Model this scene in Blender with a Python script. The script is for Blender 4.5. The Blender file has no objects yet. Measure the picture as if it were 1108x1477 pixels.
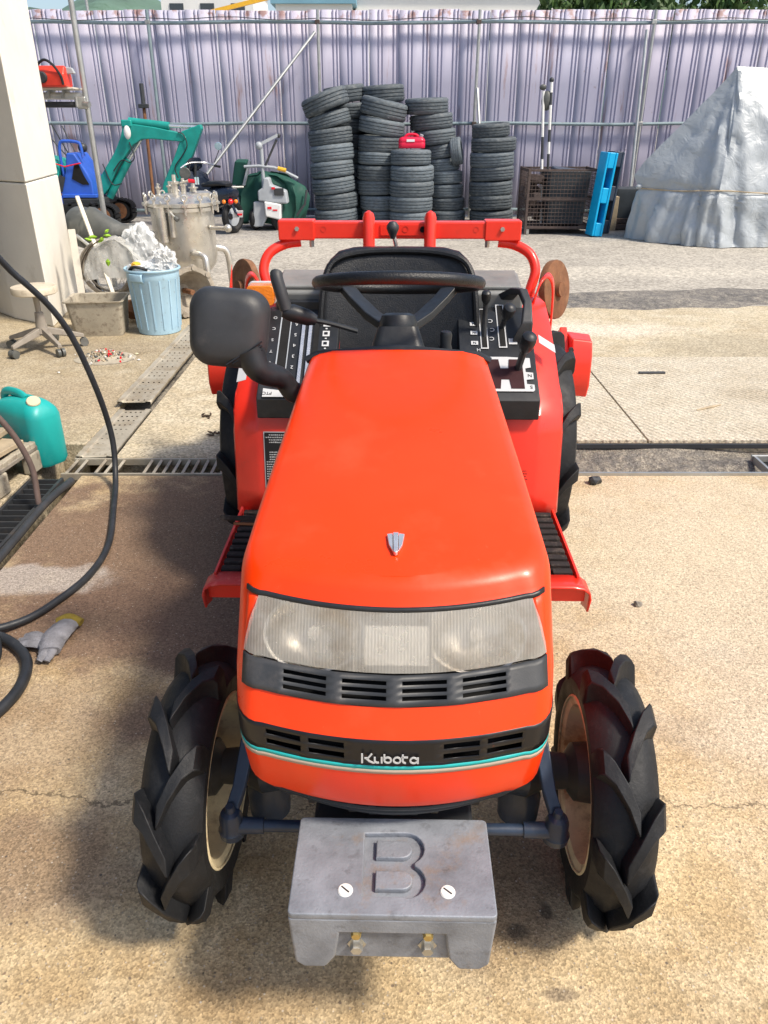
import bpy, bmesh, math, random
from mathutils import Vector, Matrix, Euler
PI = math.pi
R = math.radians
random.seed(7)
scene = bpy.context.scene
COL = scene.collection

# ---------------------------------------------------------------- camera
cam_d = bpy.data.cameras.new('camera')
cam = bpy.data.objects.new('camera', cam_d)
COL.objects.link(cam)
cam.location = (0, 0, 1.45)
cam.rotation_euler = (R(90 - 27), 0, 0)
cam_d.sensor_fit = 'VERTICAL'
cam_d.sensor_height = 36
cam_d.lens = 36 * 1100 / 1477
cam_d.clip_start = 0.02
cam_d.clip_end = 3000
scene.camera = cam

# ---------------------------------------------------------------- sky and sun
SUN_EL, SUN_AZ = 53.0, 119.0            # azimuth from +Y towards +X
world = bpy.data.worlds.new('World')
scene.world = world
world.use_nodes = True
wn = world.node_tree
bg = wn.nodes['Background']
sky = wn.nodes.new('ShaderNodeTexSky')
sky.sky_type = 'NISHITA'
sky.sun_disc = False
sky.sun_elevation = R(SUN_EL)
sky.sun_rotation = R(SUN_AZ)
sky.air_density = 1.0
sky.dust_density = 2.5
sky.ozone_density = 1.0
wn.links.new(sky.outputs[0], bg.inputs[0])
bg.inputs[1].default_value = 0.15
sun_d = bpy.data.lights.new('sun', 'SUN')
sun_d.energy = 3.7
sun_d.angle = R(8.0)
sun_d.color = (1.0, 0.90, 0.76)
sun = bpy.data.objects.new('sun', sun_d)
COL.objects.link(sun)
sv = Vector((math.sin(R(SUN_AZ)) * math.cos(R(SUN_EL)), math.cos(R(SUN_AZ)) * math.cos(R(SUN_EL)), math.sin(R(SUN_EL))))
sun.rotation_euler = (-sv).to_track_quat('-Z', 'Y').to_euler()
sun.location = sv * 30

scene.view_settings.view_transform = 'Standard'
scene.view_settings.look = 'None'
scene.view_settings.gamma = 1
scene.view_settings.exposure = 0.36
scene.view_settings.use_curve_mapping = False
scene.cycles.max_bounces = 8
scene.cycles.transparent_max_bounces = 12

# ---------------------------------------------------------------- materials
MATS = {}
def mat(name, col, rough=.5, metal=0, var=.12, vs=8, bump=0, bs=60, dirt=None, coat=0, trans=0, rnd=0,
        alpha=1, emit=0, dirt2=None, ior=1.45, rv=.12, sheen=0):
    m = bpy.data.materials.new(name); m.use_nodes = True
    n, l = m.node_tree.nodes, m.node_tree.links
    b = n['Principled BSDF']
    tc = n.new('ShaderNodeTexCoord'); oi = n.new('ShaderNodeObjectInfo')
    sc = n.new('ShaderNodeVectorMath'); sc.operation = 'SCALE'; sc.inputs[0].default_value = (7.3, 11.1, 5.7)
    l.new(oi.outputs['Random'], sc.inputs['Scale'])
    ad = n.new('ShaderNodeVectorMath'); ad.operation = 'ADD'
    l.new(tc.outputs['Object'], ad.inputs[0]); l.new(sc.outputs[0], ad.inputs[1])
    V = ad.outputs[0]
    def noise(s, d=5, ro=.6):
        t = n.new('ShaderNodeTexNoise'); t.inputs['Scale'].default_value = s
        t.inputs['Detail'].default_value = d; t.inputs['Roughness'].default_value = ro
        l.new(V, t.inputs['Vector']); return t.outputs['Fac']
    def mr(src, a, b_, c, d):
        t = n.new('ShaderNodeMapRange'); l.new(src, t.inputs[0])
        for i, v in enumerate((a, b_, c, d)): t.inputs[i + 1].default_value = v
        return t.outputs[0]
    def mix(f, a, b_, bt='MIX'):
        t = n.new('ShaderNodeMix'); t.data_type = 'RGBA'; t.blend_type = bt
        if isinstance(f, float): t.inputs[0].default_value = f
        else: l.new(f, t.inputs[0])
        for k, v in ((6, a), (7, b_)):
            if isinstance(v, tuple): t.inputs[k].default_value = (*v[:3], 1)
            else: l.new(v, t.inputs[k])
        return t.outputs[2]
    nz = noise(vs)
    val = mr(nz, .3, .7, 1 - var, 1 + var)
    if rnd:
        rr = mr(oi.outputs['Random'], 0, 1, 1 - rnd, 1 + rnd)
        mm = n.new('ShaderNodeMath'); mm.operation = 'MULTIPLY'; l.new(val, mm.inputs[0]); l.new(rr, mm.inputs[1]); val = mm.outputs[0]
    cc = n.new('ShaderNodeCombineColor')
    for i in range(3): l.new(val, cc.inputs[i])
    c = mix(1.0, tuple(col), cc.outputs[0], 'MULTIPLY')
    for dd in (dirt, dirt2):
        if dd:
            dcol, amt, dsc, th = dd
            f = mr(noise(dsc, 8, .68), th, th + .16, 0, amt)
            c = mix(f, c, tuple(dcol))
    l.new(c, b.inputs['Base Color'])
    l.new(mr(noise(vs * 2.3), .25, .75, max(0, rough - rv), min(1, rough + rv)), b.inputs['Roughness'])
    b.inputs['Metallic'].default_value = metal
    b.inputs['Coat Weight'].default_value = coat
    b.inputs['Coat Roughness'].default_value = .14
    b.inputs['Transmission Weight'].default_value = trans
    b.inputs['IOR'].default_value = ior
    b.inputs['Alpha'].default_value = alpha
    if emit:
        b.inputs['Emission Color'].default_value = (*col[:3], 1); b.inputs['Emission Strength'].default_value = emit
    if bump:
        bp = n.new('ShaderNodeBump'); bp.inputs['Strength'].default_value = bump; bp.inputs['Distance'].default_value = .01
        l.new(noise(bs, 6, .6), bp.inputs['Height']); l.new(bp.outputs[0], b.inputs['Normal'])
    MATS[name] = m
    return m

# ---------------------------------------------------------------- mesh builder
def frame(p0, p1):
    d = (Vector(p1) - Vector(p0)).normalized()
    q = d.to_track_quat('Z', 'Y').to_matrix()
    return q
class MB:
    def __init__(s): s.v, s.f = [], []
    def add(s, vs, fs, M=None):
        o = len(s.v)
        for p in vs:
            p = Vector(p)
            s.v.append(M @ p if M is not None else p)
        for f in fs: s.f.append([o + i for i in f])
        return s
    def box(s, c, size, rot=None, M=None):
        x, y, z = [k / 2 for k in size]
        vs = [Vector((sx * x, sy * y, sz * z)) for sz in (-1, 1) for sx, sy in ((-1, -1), (1, -1), (1, 1), (-1, 1))]
        if rot is not None:
            e = Euler(rot).to_matrix(); vs = [e @ v for v in vs]
        vs = [v + Vector(c) for v in vs]
        return s.add(vs, [(3, 2, 1, 0), (4, 5, 6, 7), (0, 1, 5, 4), (1, 2, 6, 5), (2, 3, 7, 6), (3, 0, 4, 7)], M)
    def bar(s, p0, p1, w, h):
        p0, p1 = Vector(p0), Vector(p1)
        q = frame(p0, p1); L = (p1 - p0).length
        M = Matrix.Translation((p0 + p1) / 2) @ q.to_4x4()
        return s.box((0, 0, 0), (w, h, L), M=M)
    def loft(s, rings, closed=True, cap=True, capend=None):
        n = len(rings[0]); o = len(s.v)
        for r in rings: s.v += [Vector(p) for p in r]
        m = n if closed else n - 1
        for k in range(len(rings) - 1):
            for i in range(m):
                j = (i + 1) % n
                s.f.append([o + k * n + i, o + k * n + j, o + (k + 1) * n + j, o + (k + 1) * n + i])
        if cap and closed:
            s.f.append([o + i for i in range(n)][::-1])
            s.f.append([o + (len(rings) - 1) * n + i for i in range(n)])
        return s
    def tube(s, pts, r, n=10, closed=False, cap=True, flat=1.0):
        pts = [Vector(p) for p in pts]; N = len(pts)
        rs = r if isinstance(r, (list, tuple)) else [r] * N
        T = []
        for i in range(N):
            a = pts[(i - 1) % N] if closed or i > 0 else pts[i]
            b = pts[(i + 1) % N] if closed or i < N - 1 else pts[i]
            T.append((b - a).normalized())
        up = Vector((0, 0, 1)) if abs(T[0].z) < .9 else Vector((1, 0, 0))
        u = T[0].cross(up).normalized()
        rings = []
        for i in range(N):
            u = (u - T[i] * u.dot(T[i])).normalized(); w = T[i].cross(u)
            rings.append([pts[i] + (u * math.cos(2 * PI * k / n) + w * math.sin(2 * PI * k / n) * flat) * rs[i] for k in range(n)])
        if closed:
            rings.append(rings[0]); return s.loft(rings, True, False)
        return s.loft(rings, True, cap)
    def cyl(s, p0, p1, r0, r1=None, n=20):
        return s.tube([p0, p1], [r0, r0 if r1 is None else r1], n)
    def lathe(s, prof, M=None, n=32, closed=False, a0=0, a1=2 * PI):
        full = abs(a1 - a0 - 2 * PI) < 1e-6
        o = len(s.v); N = n if full else n + 1; P = len(prof)
        for k in range(N):
            a = a0 + (a1 - a0) * k / n
            for r, h in prof:
                p = Vector((r * math.cos(a), r * math.sin(a), h)); s.v.append(M @ p if M is not None else p)
        for k in range(n):
            k2 = (k + 1) % N
            for i in range(P if closed else P - 1):
                j = (i + 1) % P
                s.f.append([o + k * P + i, o + k2 * P + i, o + k2 * P + j, o + k * P + j])
        return s
    def prism(s, out, h0, h1, M=None):
        n = len(out)
        vs = [(x, y, h0) for x, y in out] + [(x, y, h1) for x, y in out]
        fs = [list(range(n))[::-1], list(range(n, 2 * n))] + [[i, (i + 1) % n, n + (i + 1) % n, n + i] for i in range(n)]
        return s.add(vs, fs, M)
    def grid(s, rows, skip=None):
        o = len(s.v); n = len(rows[0])
        for r in rows: s.v += [Vector(p) for p in r]
        for k in range(len(rows) - 1):
            for i in range(n - 1):
                if skip and skip(k, i): continue
                s.f.append([o + k * n + i, o + k * n + i + 1, o + (k + 1) * n + i + 1, o + (k + 1) * n + i])
        return s
    def sphere(s, c, r, n=16, m=10, sc=(1, 1, 1), M=None):
        rows = []
        for i in range(m + 1):
            t = PI * i / m
            rows.append([Vector((c[0] + r * sc[0] * math.sin(t) * math.cos(2 * PI * k / n), c[1] + r * sc[1] * math.sin(t) * math.sin(2 * PI * k / n), c[2] + r * sc[2] * math.cos(t))) for k in range(n + 1)])
        if M is not None: rows = [[M @ p for p in r_] for r_ in rows]
        return s.grid(rows)
    def mesh(s, name, smooth=35):
        me = bpy.data.meshes.new(name)
        me.from_pydata([tuple(v) for v in s.v], [], s.f)
        bm = bmesh.new(); bm.from_mesh(me)
        bmesh.ops.remove_doubles(bm, verts=bm.verts, dist=1e-5)
        bmesh.ops.recalc_face_normals(bm, faces=bm.faces)
        bm.to_mesh(me); bm.free()
        if smooth:
            for p in me.polygons: p.use_smooth = True
            me.set_sharp_from_angle(angle=R(smooth))
        return me
    def build(s, name, m, parent=None, smooth=35, bevel=0, seg=2, solid=0, off=-1, label=None):
        o = bpy.data.objects.new(name, s.mesh(name, smooth))
        o.data.materials.append(MATS[m] if isinstance(m, str) else m)
        COL.objects.link(o)
        if parent is not None: o.parent = parent
        if solid:
            md = o.modifiers.new('solid', 'SOLIDIFY'); md.thickness = solid; md.offset = off
        if bevel:
            md = o.modifiers.new('bevel', 'BEVEL'); md.width = bevel; md.segments = seg; md.limit_method = 'ANGLE'; md.angle_limit = R(40); md.harden_normals = True
        if label: o['label'] = label
        return o
def empty(name, loc=(0, 0, 0), rz=0):
    o = bpy.data.objects.new(name, None); COL.objects.link(o)
    o.location = loc; o.rotation_euler = (0, 0, rz); o.empty_display_size = .1
    return o
def tag(o, label=None, cat=None, group=None, kind=None):
    if label: o['label'] = label
    if cat: o['category'] = cat
    if group: o['group'] = group
    if kind: o['kind'] = kind
    return o
def link_copy(o, name=None, parent=None):
    c = o.copy(); COL.objects.link(c)
    if parent is not None: c.parent = parent
    return c
def text_mesh(name, txt, size, m, parent, M, extrude=.0006, align='CENTER', sx=1):
    cu = bpy.data.curves.new(name, 'FONT'); cu.body = txt; cu.size = size; cu.extrude = extrude
    cu.align_x = align; cu.align_y = 'CENTER'
    t = bpy.data.objects.new(name + '_tmp', cu); COL.objects.link(t)
    dg = bpy.context.evaluated_depsgraph_get()
    me = bpy.data.meshes.new_from_object(t.evaluated_get(dg))
    bpy.data.objects.remove(t); bpy.data.curves.remove(cu)
    me.name = name
    me.transform(M @ Matrix.Diagonal((sx, 1, 1, 1)))
    me.materials.clear(); me.materials.append(MATS[m])
    o = bpy.data.objects.new(name, me); COL.objects.link(o); o.parent = parent
    return o
def spline(pts, n=8, closed=False):
    P = [Vector(p) for p in pts]; out = []; N = len(P)
    rng = range(N) if closed else range(N - 1)
    for i in rng:
        p0 = P[(i - 1) % N] if closed or i > 0 else P[i] * 2 - P[i + 1]
        p1, p2 = P[i], P[(i + 1) % N]
        p3 = P[(i + 2) % N] if closed or i < N - 2 else p2 * 2 - p1
        for k in range(n):
            t = k / n
            out.append(.5 * ((2 * p1) + (p2 - p0) * t + (2 * p0 - 5 * p1 + 4 * p2 - p3) * t * t + (3 * p1 - p0 - 3 * p2 + p3) * t ** 3))
    if not closed: out.append(P[-1])
    return out
def rrect(w, h, r, n=4):
    out = []
    for cx, cy, a in ((w / 2 - r, h / 2 - r, 0), (-w / 2 + r, h / 2 - r, 90), (-w / 2 + r, -h / 2 + r, 180), (w / 2 - r, -h / 2 + r, 270)):
        for k in range(n + 1):
            t = R(a + 90 * k / n); out.append((cx + r * math.cos(t), cy + r * math.sin(t)))
    return out
def basis(o, x, y, z):
    x, y, z = Vector(x), Vector(y), Vector(z)
    return Matrix(((x.x, y.x, z.x, o[0]), (x.y, y.y, z.y, o[1]), (x.z, y.z, z.z, o[2]), (0, 0, 0, 1)))

# palette ---------------------------------------------------------------
mat('orange_paint', (.95, .046, .0008), .38, var=.07, vs=2.2, coat=.10, dirt=((.80, .085, .025), .45, 4, .52), dirt2=((.80, .30, .16), .35, 90, .66), bump=.025, bs=24, rv=.16)
mat('red_paint', (.86, .034, .016), .38, var=.08, vs=6, coat=.35, dirt=((.45, .05, .03), .4, 14, .62))
mat('faded_red', (.62, .045, .04), .55, var=.15, vs=20, dirt=((.75, .25, .22), .6, 40, .55), dirt2=((.2, .08, .05), .5, 9, .6))
mat('rubber', (.0060, .0070, .0090), .62, var=.3, vs=14, bump=.12, bs=160, dirt=((.050, .045, .038), .55, 6, .56), dirt2=((.03, .03, .032), .5, 40, .55))
mat('tyre_old', (.095, .118, .136), .7, var=.35, vs=6, bump=.1, bs=120, rnd=.35, dirt=((.19, .20, .20), .6, 5, .5))  # base lifted and blued in place of distance haze
mat('black_plastic', (.017, .019, .022), .42, var=.25, vs=20, bump=.05, bs=350, dirt=((.06, .06, .06), .35, 10, .6))
mat('grey_plastic', (.035, .038, .042), .48, var=.2, vs=14, bump=.05, bs=400, dirt=((.11, .10, .095), .5, 9, .55))
mat('dusty_plastic', (.20, .205, .20), .5, var=.2, vs=10, bump=.04, bs=300, dirt=((.24, .23, .21), .6, 12, .52))
mat('dark_void', (.006, .006, .006), .9, var=0)
mat('vinyl', (.008, .009, .011), .40, var=.25, vs=20, bump=.25, bs=260)
mat('rim_cream', (.74, .64, .42), .5, var=.15, vs=14, dirt=((.20, .10, .04), .8, 9, .52), dirt2=((.08, .06, .05), .6, 25, .58))
mat('navy_iron', (.022, .036, .065), .42, var=.2, vs=18, coat=.2, dirt=((.10, .08, .06), .4, 16, .6), bump=.08, bs=90)
mat('cast_iron', (.225, .243, .275), .5, metal=.15, var=.30, vs=11, bump=.16, bs=220, dirt=((.26, .175, .105), .75, 9, .56), dirt2=((.085, .085, .09), .6, 34, .55))
mat('white_plastic', (.75, .74, .70), .4, var=.06, vs=20)
mat('decal_white', (.52, .53, .54), .45, var=.05)
mat('decal_black', (.010, .010, .012), .35, var=.1, dirt=((.35, .06, .02), .6, 60, .66))
mat('decal_teal', (.02, .42, .42), .4, var=.08)
mat('decal_tan', (.42, .33, .26), .45, var=.1)
mat('bright_steel', (.72, .73, .74), .28, metal=.75, var=.1, vs=20)
mat('zinc', (.50, .50, .47), .38, metal=.85, var=.2, vs=30, dirt=((.25, .14, .06), .6, 20, .6))
mat('yellow_zinc', (.55, .42, .16), .35, metal=.8, var=.2, vs=40)
mat('galv', (.44, .45, .44), .42, metal=.7, var=.15, vs=9, dirt=((.22, .15, .10), .5, 6, .62))
mat('amber', (.85, .22, .01), .18, var=.15, vs=30, coat=.6, bump=.3, bs=120)
mat('rusty', (.17, .075, .035), .85, var=.35, vs=14, bump=.3, bs=50, dirt=((.30, .17, .09), .6, 8, .5))
mat('rusty_tan', (.42, .24, .13), .85, var=.25, vs=10, bump=.2, bs=40)
mat('rubber_mat', (.018, .015, .014), .85, var=.3, vs=30, bump=.25, bs=120, dirt=((.16, .13, .10), .7, 16, .54))
mat('reflector', (.60, .58, .54), .38, metal=1, var=.1, vs=8)
mat('lamp_white', (.72, .71, .69), .4, var=.05, vs=6)
mat('lamp_box', (.34, .32, .28), .5, var=.2, vs=9)
mat('teal_paint', (.010, .27, .235), .45, var=.15, vs=6, dirt=((.05, .12, .11), .5, 9, .58))
mat('blue_paint', (.03, .11, .52), .45, var=.15, vs=7, dirt=((.20, .10, .09), .6, 7, .6))
mat('stainless', (.60, .575, .52), .33, metal=.75, var=.14, vs=9, dirt=((.34, .29, .22), .6, 5, .56))
mat('cast_alu', (.36, .32, .26), .6, metal=.3, var=.2, vs=12, bump=.25, bs=60, dirt=((.16, .12, .09), .6, 8, .52))
mat('bin_blue', (.36, .55, .68), .5, var=.06, vs=5, dirt=((.16, .18, .19), .75, 22, .60))
mat('tub_grey', (.40, .36, .28), .8, var=.2, vs=9, bump=.15, bs=60, dirt=((.13, .10, .075), .8, 18, .5))
mat('poly_bag', (.72, .74, .74), .14, var=.05, vs=10, bump=.25, bs=60, alpha=.62)
mat('duct_grey', (.085, .09, .085), .45, var=.3, vs=5, dirt=((.19, .19, .18), .7, 4.5, .52))
mat('white_wood', (.62, .58, .49), .7, var=.1, vs=8, dirt=((.35, .28, .2), .6, 12, .58))
mat('wood', (.42, .34, .23), .8, var=.2, vs=9, bump=.2, bs=40, dirt=((.22, .18, .13), .6, 8, .55))
mat('stool_top', (.60, .53, .41), .6, var=.1, vs=9, dirt=((.28, .22, .15), .7, 14, .55))
mat('stool_base', (.27, .24, .20), .6, var=.15, vs=14, dirt=((.12, .10, .08), .6, 12, .54))
mat('jerry_teal', (.015, .36, .34), .42, var=.12, vs=5, dirt=((.16, .34, .31), .5, 10, .58), dirt2=((.10, .10, .07), .5, 7, .62))
mat('cap_cream', (.62, .56, .38), .5, var=.1, vs=20, dirt=((.3, .25, .16), .5, 30, .58))
mat('hose', (.022, .025, .030), .5, var=.25, vs=20, dirt=((.10, .09, .085), .4, 20, .6))
mat('hose_brown', (.12, .085, .075), .55, var=.2, vs=20)
mat('glove_grey', (.21, .21, .23), .95, var=.3, vs=25, bump=.6, bs=180, dirt=((.10, .10, .12), .7, 18, .55))
mat('glove_yellow', (.26, .19, .03), .9, var=.2, vs=60, bump=.5, bs=200)
mat('canvas_green', (.008, .065, .048), .7, var=.2, vs=5, bump=.2, bs=14)
mat('machine_grey', (.36, .39, .42), .5, var=.1, vs=8)
mat('machine_white', (.74, .75, .74), .45, var=.06, vs=8)
mat('navy_plastic', (.010, .016, .032), .28, var=.15, vs=6, coat=.4)
mat('mirror_glass', (.55, .75, .85), .08, metal=.7, var=.05)
mat('tail_red', (.70, .01, .02), .2, var=.1, coat=.5)
mat('saw_red', (.72, .05, .025), .4, var=.12, vs=10, coat=.2)
mat('can_red', (.68, .012, .055), .4, var=.1, vs=6)
mat('wire_rust', (.085, .062, .055), .8, var=.3, vs=20)
mat('bin_dark', (.035, .045, .055), .6, var=.2, vs=6)
mat('cyan_plastic', (.0, .40, .74), .4, var=.08, vs=6)
mat('slate_plastic', (.05, .065, .095), .55, var=.2, vs=6)
mat('white_paint', (.72, .72, .70), .5, var=.1, vs=12, dirt=((.3, .27, .22), .4, 12, .6))
mat('fence_pipe', (.24, .31, .33), .5, metal=.35, var=.15, vs=7, dirt=((.20, .12, .09), .5, 6, .62))
mat('pillar_white', (.80, .77, .69), .85, var=.05, vs=4, bump=.06, bs=60, dirt=((.45, .40, .32), .35, 5, .6))
mat('dark_steel', (.035, .038, .042), .5, var=.25, vs=8, dirt=((.13, .09, .06), .4, 9, .6))
mat('bark', (.07, .05, .035), .9, var=.3, vs=12, bump=.3)
mat('leaf', (.055, .11, .028), .6, var=.35, vs=.6)
mat('leaf_bright', (.28, .50, .03), .5, var=.15, vs=20)
mat('bldg_white', (.72, .72, .69), .8, var=.06, vs=.4)
mat('bldg_blue', (.16, .33, .42), .6, var=.1, vs=.4)
mat('window_dark', (.05, .06, .07), .15, var=.1)
mat('crane_yellow', (.75, .42, .03), .5, var=.1)
mat('stone', (.22, .20, .17), .9, var=.3, vs=20, bump=.3)
# ================================================================ ground
def concrete(name, base, dark, light, stains_tones=(), speck=240, bump=.36, cracks=(), lines=None, rough=.85, pebbles=True, macro=.9):
    m = bpy.data.materials.new(name); m.use_nodes = True
    n, l = m.node_tree.nodes, m.node_tree.links
    b = n['Principled BSDF']; tc = n.new('ShaderNodeTexCoord'); V = tc.outputs['Object']
    sep = n.new('ShaderNodeSeparateXYZ'); l.new(V, sep.inputs[0])
    def math_(op, a, b_=None, c=None, clamp=False):
        t = n.new('ShaderNodeMath'); t.operation = op; t.use_clamp = clamp
        for i, v in enumerate((a, b_, c)):
            if v is None: continue
            if isinstance(v, (int, float)): t.inputs[i].default_value = v
            else: l.new(v, t.inputs[i])
        return t.outputs[0]
    def noise(s, d=6, ro=.6):
        t = n.new('ShaderNodeTexNoise'); t.inputs['Scale'].default_value = s; t.inputs['Detail'].default_value = d
        t.inputs['Roughness'].default_value = ro; l.new(V, t.inputs['Vector']); return t.outputs['Fac']
    def vor(s, feat='F1'):
        t = n.new('ShaderNodeTexVoronoi'); t.inputs['Scale'].default_value = s; t.feature = feat; l.new(V, t.inputs['Vector']); return t
    def mr(src, a, b_, c, d, sm=False):
        t = n.new('ShaderNodeMapRange'); l.new(src, t.inputs[0])
        if sm: t.interpolation_type = 'SMOOTHSTEP'
        for i, v in enumerate((a, b_, c, d)): t.inputs[i + 1].default_value = v
        return t.outputs[0]
    def mix(f, a, b_, bt='MIX'):
        t = n.new('ShaderNodeMix'); t.data_type = 'RGBA'; t.blend_type = bt
        if isinstance(f, (int, float)): t.inputs[0].default_value = f
        else: l.new(f, t.inputs[0])
        for k, v in ((6, a), (7, b_)):
            if isinstance(v, tuple): t.inputs[k].default_value = (*v[:3], 1)
            else: l.new(v, t.inputs[k])
        return t.outputs[2]
    big = noise(macro, 7, .62); mid = noise(macro * 7, 6, .65); fine = noise(90, 4, .7)
    c = mix(mr(big, .40, .60, 0, 1), dark, base)
    c = mix(mr(mid, .42, .70, 0, .8), c, light)
    vz = vor(speck); sp = n.new('ShaderNodeSeparateColor'); l.new(vz.outputs['Color'], sp.inputs[0])
    g = math_('MULTIPLY', mr(sp.outputs[0], 0, 1, .66, 1.30), mr(fine, .25, .75, .72, 1.26))
    cc = n.new('ShaderNodeCombineColor')
    for i in range(3): l.new(g, cc.inputs[i])
    c = mix(1.0, c, cc.outputs[0], 'MULTIPLY')
    wob = noise(2.2, 7, .68)
    wob2 = noise(7, 6, .65)
    for (cx, cy, rx, ry, col, amt, soft) in stains_tones:
        dx = math_('DIVIDE', math_('SUBTRACT', sep.outputs[0], cx), rx)
        dy = math_('DIVIDE', math_('SUBTRACT', sep.outputs[1], cy), ry)
        d = math_('SQRT', math_('ADD', math_('MULTIPLY', dx, dx), math_('MULTIPLY', dy, dy)))
        d = math_('ADD', d, math_('ADD', mr(wob, .2, .8, -.55, .55), mr(wob2, .2, .8, -.28, .28)))
        c = mix(mr(d, 1 - soft, 1 + soft, amt, 0, True), c, mix(1.0, col, cc.outputs[0], 'MULTIPLY'))
    if pebbles:
        vp = vor(62); s2 = n.new('ShaderNodeSeparateColor'); l.new(vp.outputs['Color'], s2.inputs[0])
        f = math_('MULTIPLY', mr(vp.outputs['Distance'], .16, .24, 1, 0), mr(s2.outputs[0], .86, .90, 0, .75))
        c = mix(f, c, mix(s2.outputs[1], (.045, .045, .05), (.30, .20, .13)))
        vp = vor(130); s2 = n.new('ShaderNodeSeparateColor'); l.new(vp.outputs['Color'], s2.inputs[0])
        f = math_('MULTIPLY', mr(vp.outputs['Distance'], .22, .32, 1, 0), mr(s2.outputs[0], .80, .86, 0, .7))
        c = mix(f, c, mix(s2.outputs[1], (.05, .04, .035), (.62, .55, .45)))
    for (y0, x0, x1, w) in cracks:
        t = math_('ADD', sep.outputs[1], math_('ADD', mr(mid, 0, 1, -.09, .09), mr(noise(40, 4, .7), 0, 1, -.012, .012)))
        f = mr(math_('ABSOLUTE', math_('SUBTRACT', t, y0)), w * .3, w * .75, .65, 0)
        f = math_('MULTIPLY', f, math_('MULTIPLY', mr(sep.outputs[0], x0, x0 + .05, 0, 1), mr(sep.outputs[0], x1 - .05, x1, 1, 0)))
        c = mix(f, c, (.06, .045, .03))
    hgt = math_('ADD', math_('MULTIPLY', vz.outputs['Distance'], .5), fine)
    if lines:
        t = math_('SINE', math_('MULTIPLY', math_('ADD', sep.outputs[0], math_('MULTIPLY', sep.outputs[1], lines[1])), lines[0]))
        c = mix(mr(t, .2, .9, 0, .22), c, (.74, .68, .58)); hgt = math_('ADD', hgt, math_('MULTIPLY', t, .8))
    l.new(c, b.inputs['Base Color']); b.inputs['Roughness'].default_value = rough
    b.inputs['Specular IOR Level'].default_value = .3
    bp = n.new('ShaderNodeBump'); bp.inputs['Strength'].default_value = bump; bp.inputs['Distance'].default_value = .006
    l.new(hgt, bp.inputs['Height']); l.new(bp.outputs[0], b.inputs['Normal'])
    MATS[name] = m
BR = (.175, .112, .078); BR2 = (.125, .078, .05); GR = (.30, .29, .28)
concrete('near_concrete', (.51, .39, .225), (.36, .255, .135), (.58, .475, .31), stains_tones=(
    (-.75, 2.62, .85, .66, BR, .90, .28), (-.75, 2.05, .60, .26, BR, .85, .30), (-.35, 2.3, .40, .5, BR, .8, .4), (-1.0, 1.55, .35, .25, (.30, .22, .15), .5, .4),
    (-1.28, 2.32, .28, .10, (.40, .36, .32), .75, .2), (-.60, 1.62, .22, .10, BR, .75, .4), (-.72, 1.15, .22, .14, BR, .6, .45),
    (.22, 1.10, .22, .16, (.16, .11, .08), .55, .45), (.27, .985, .022, .016, (.06, .05, .04), .7, .4), (.335, 1.03, .014, .02, (.06, .05, .04), .7, .4), (.33, .86, .03, .012, (.12, .09, .07), .6, .5), (.80, 1.55, .10, .06, (.30, .23, .15), .6, .5), (1.05, 1.9, .06, .05, (.32, .26, .18), .6, .5), (-.25, .86, .16, .05, (.34, .24, .13), .6, .5), (0, 2.2, .5, .8, (.22, .16, .11), .6, .5),  # first entry: soft dark patch between weight and right front wheel
    (1.3, 2.3, .75, 1.1, (.56, .49, .375), .65, .5), (1.3, 1.0, .3, .25, (.58, .53, .43), .5, .5)),
    cracks=((1.33, -1.3, -.5, .006), (1.30, .62, 1.0, .005), (1.30, -.35, .1, .004)))
concrete('mid_concrete', (.50, .43, .30), (.40, .33, .22), (.56, .50, .38), stains_tones=(
    (2.6, 5.5, .6, .35, (.36, .31, .22), .7, .4), (1.5, 6.0, .7, .25, (.66, .60, .50), .6, .5), (-2.1, 5.4, .5, .3, (.38, .31, .22), .6, .5)),
    speck=90, bump=.3, pebbles=False, macro=.7)
concrete('left_concrete', (.41, .345, .235), (.32, .26, .165), (.48, .42, .31), stains_tones=((-2.1, 5.4, .5, .3, (.27, .22, .15), .6, .5), (-1.9, 4.3, .4, .4, (.34, .27, .18), .6, .5)), speck=120, bump=.3, pebbles=True, macro=.9)
concrete('plate_concrete', (.50, .44, .335), (.43, .37, .27), (.55, .50, .40), lines=(150, .62), speck=120, bump=.5, pebbles=False,
    stains_tones=((2.2, 4.35, .22, .12, (.34, .28, .19), .6, .5),))
concrete('far_concrete', (.40, .37, .315), (.33, .305, .26), (.46, .425, .36), stains_tones=(
    (0, 13.0, 8.0, 1.5, (.26, .25, .24), .8, .4), (2.0, 8.6, 2.5, .35, (.52, .48, .40), .6, .5)), speck=40, bump=.25, pebbles=False, macro=.35)  # first entry: greyer band along the fence foot
concrete('channel_dirt', (.20, .185, .16), (.12, .11, .10), (.36, .32, .25), speck=110, bump=.9, pebbles=True, macro=2.5)
concrete('gravel_dirt', (.185, .172, .155), (.12, .115, .11), (.34, .31, .255), speck=90, bump=1.0, pebbles=True, macro=2.0)

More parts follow.
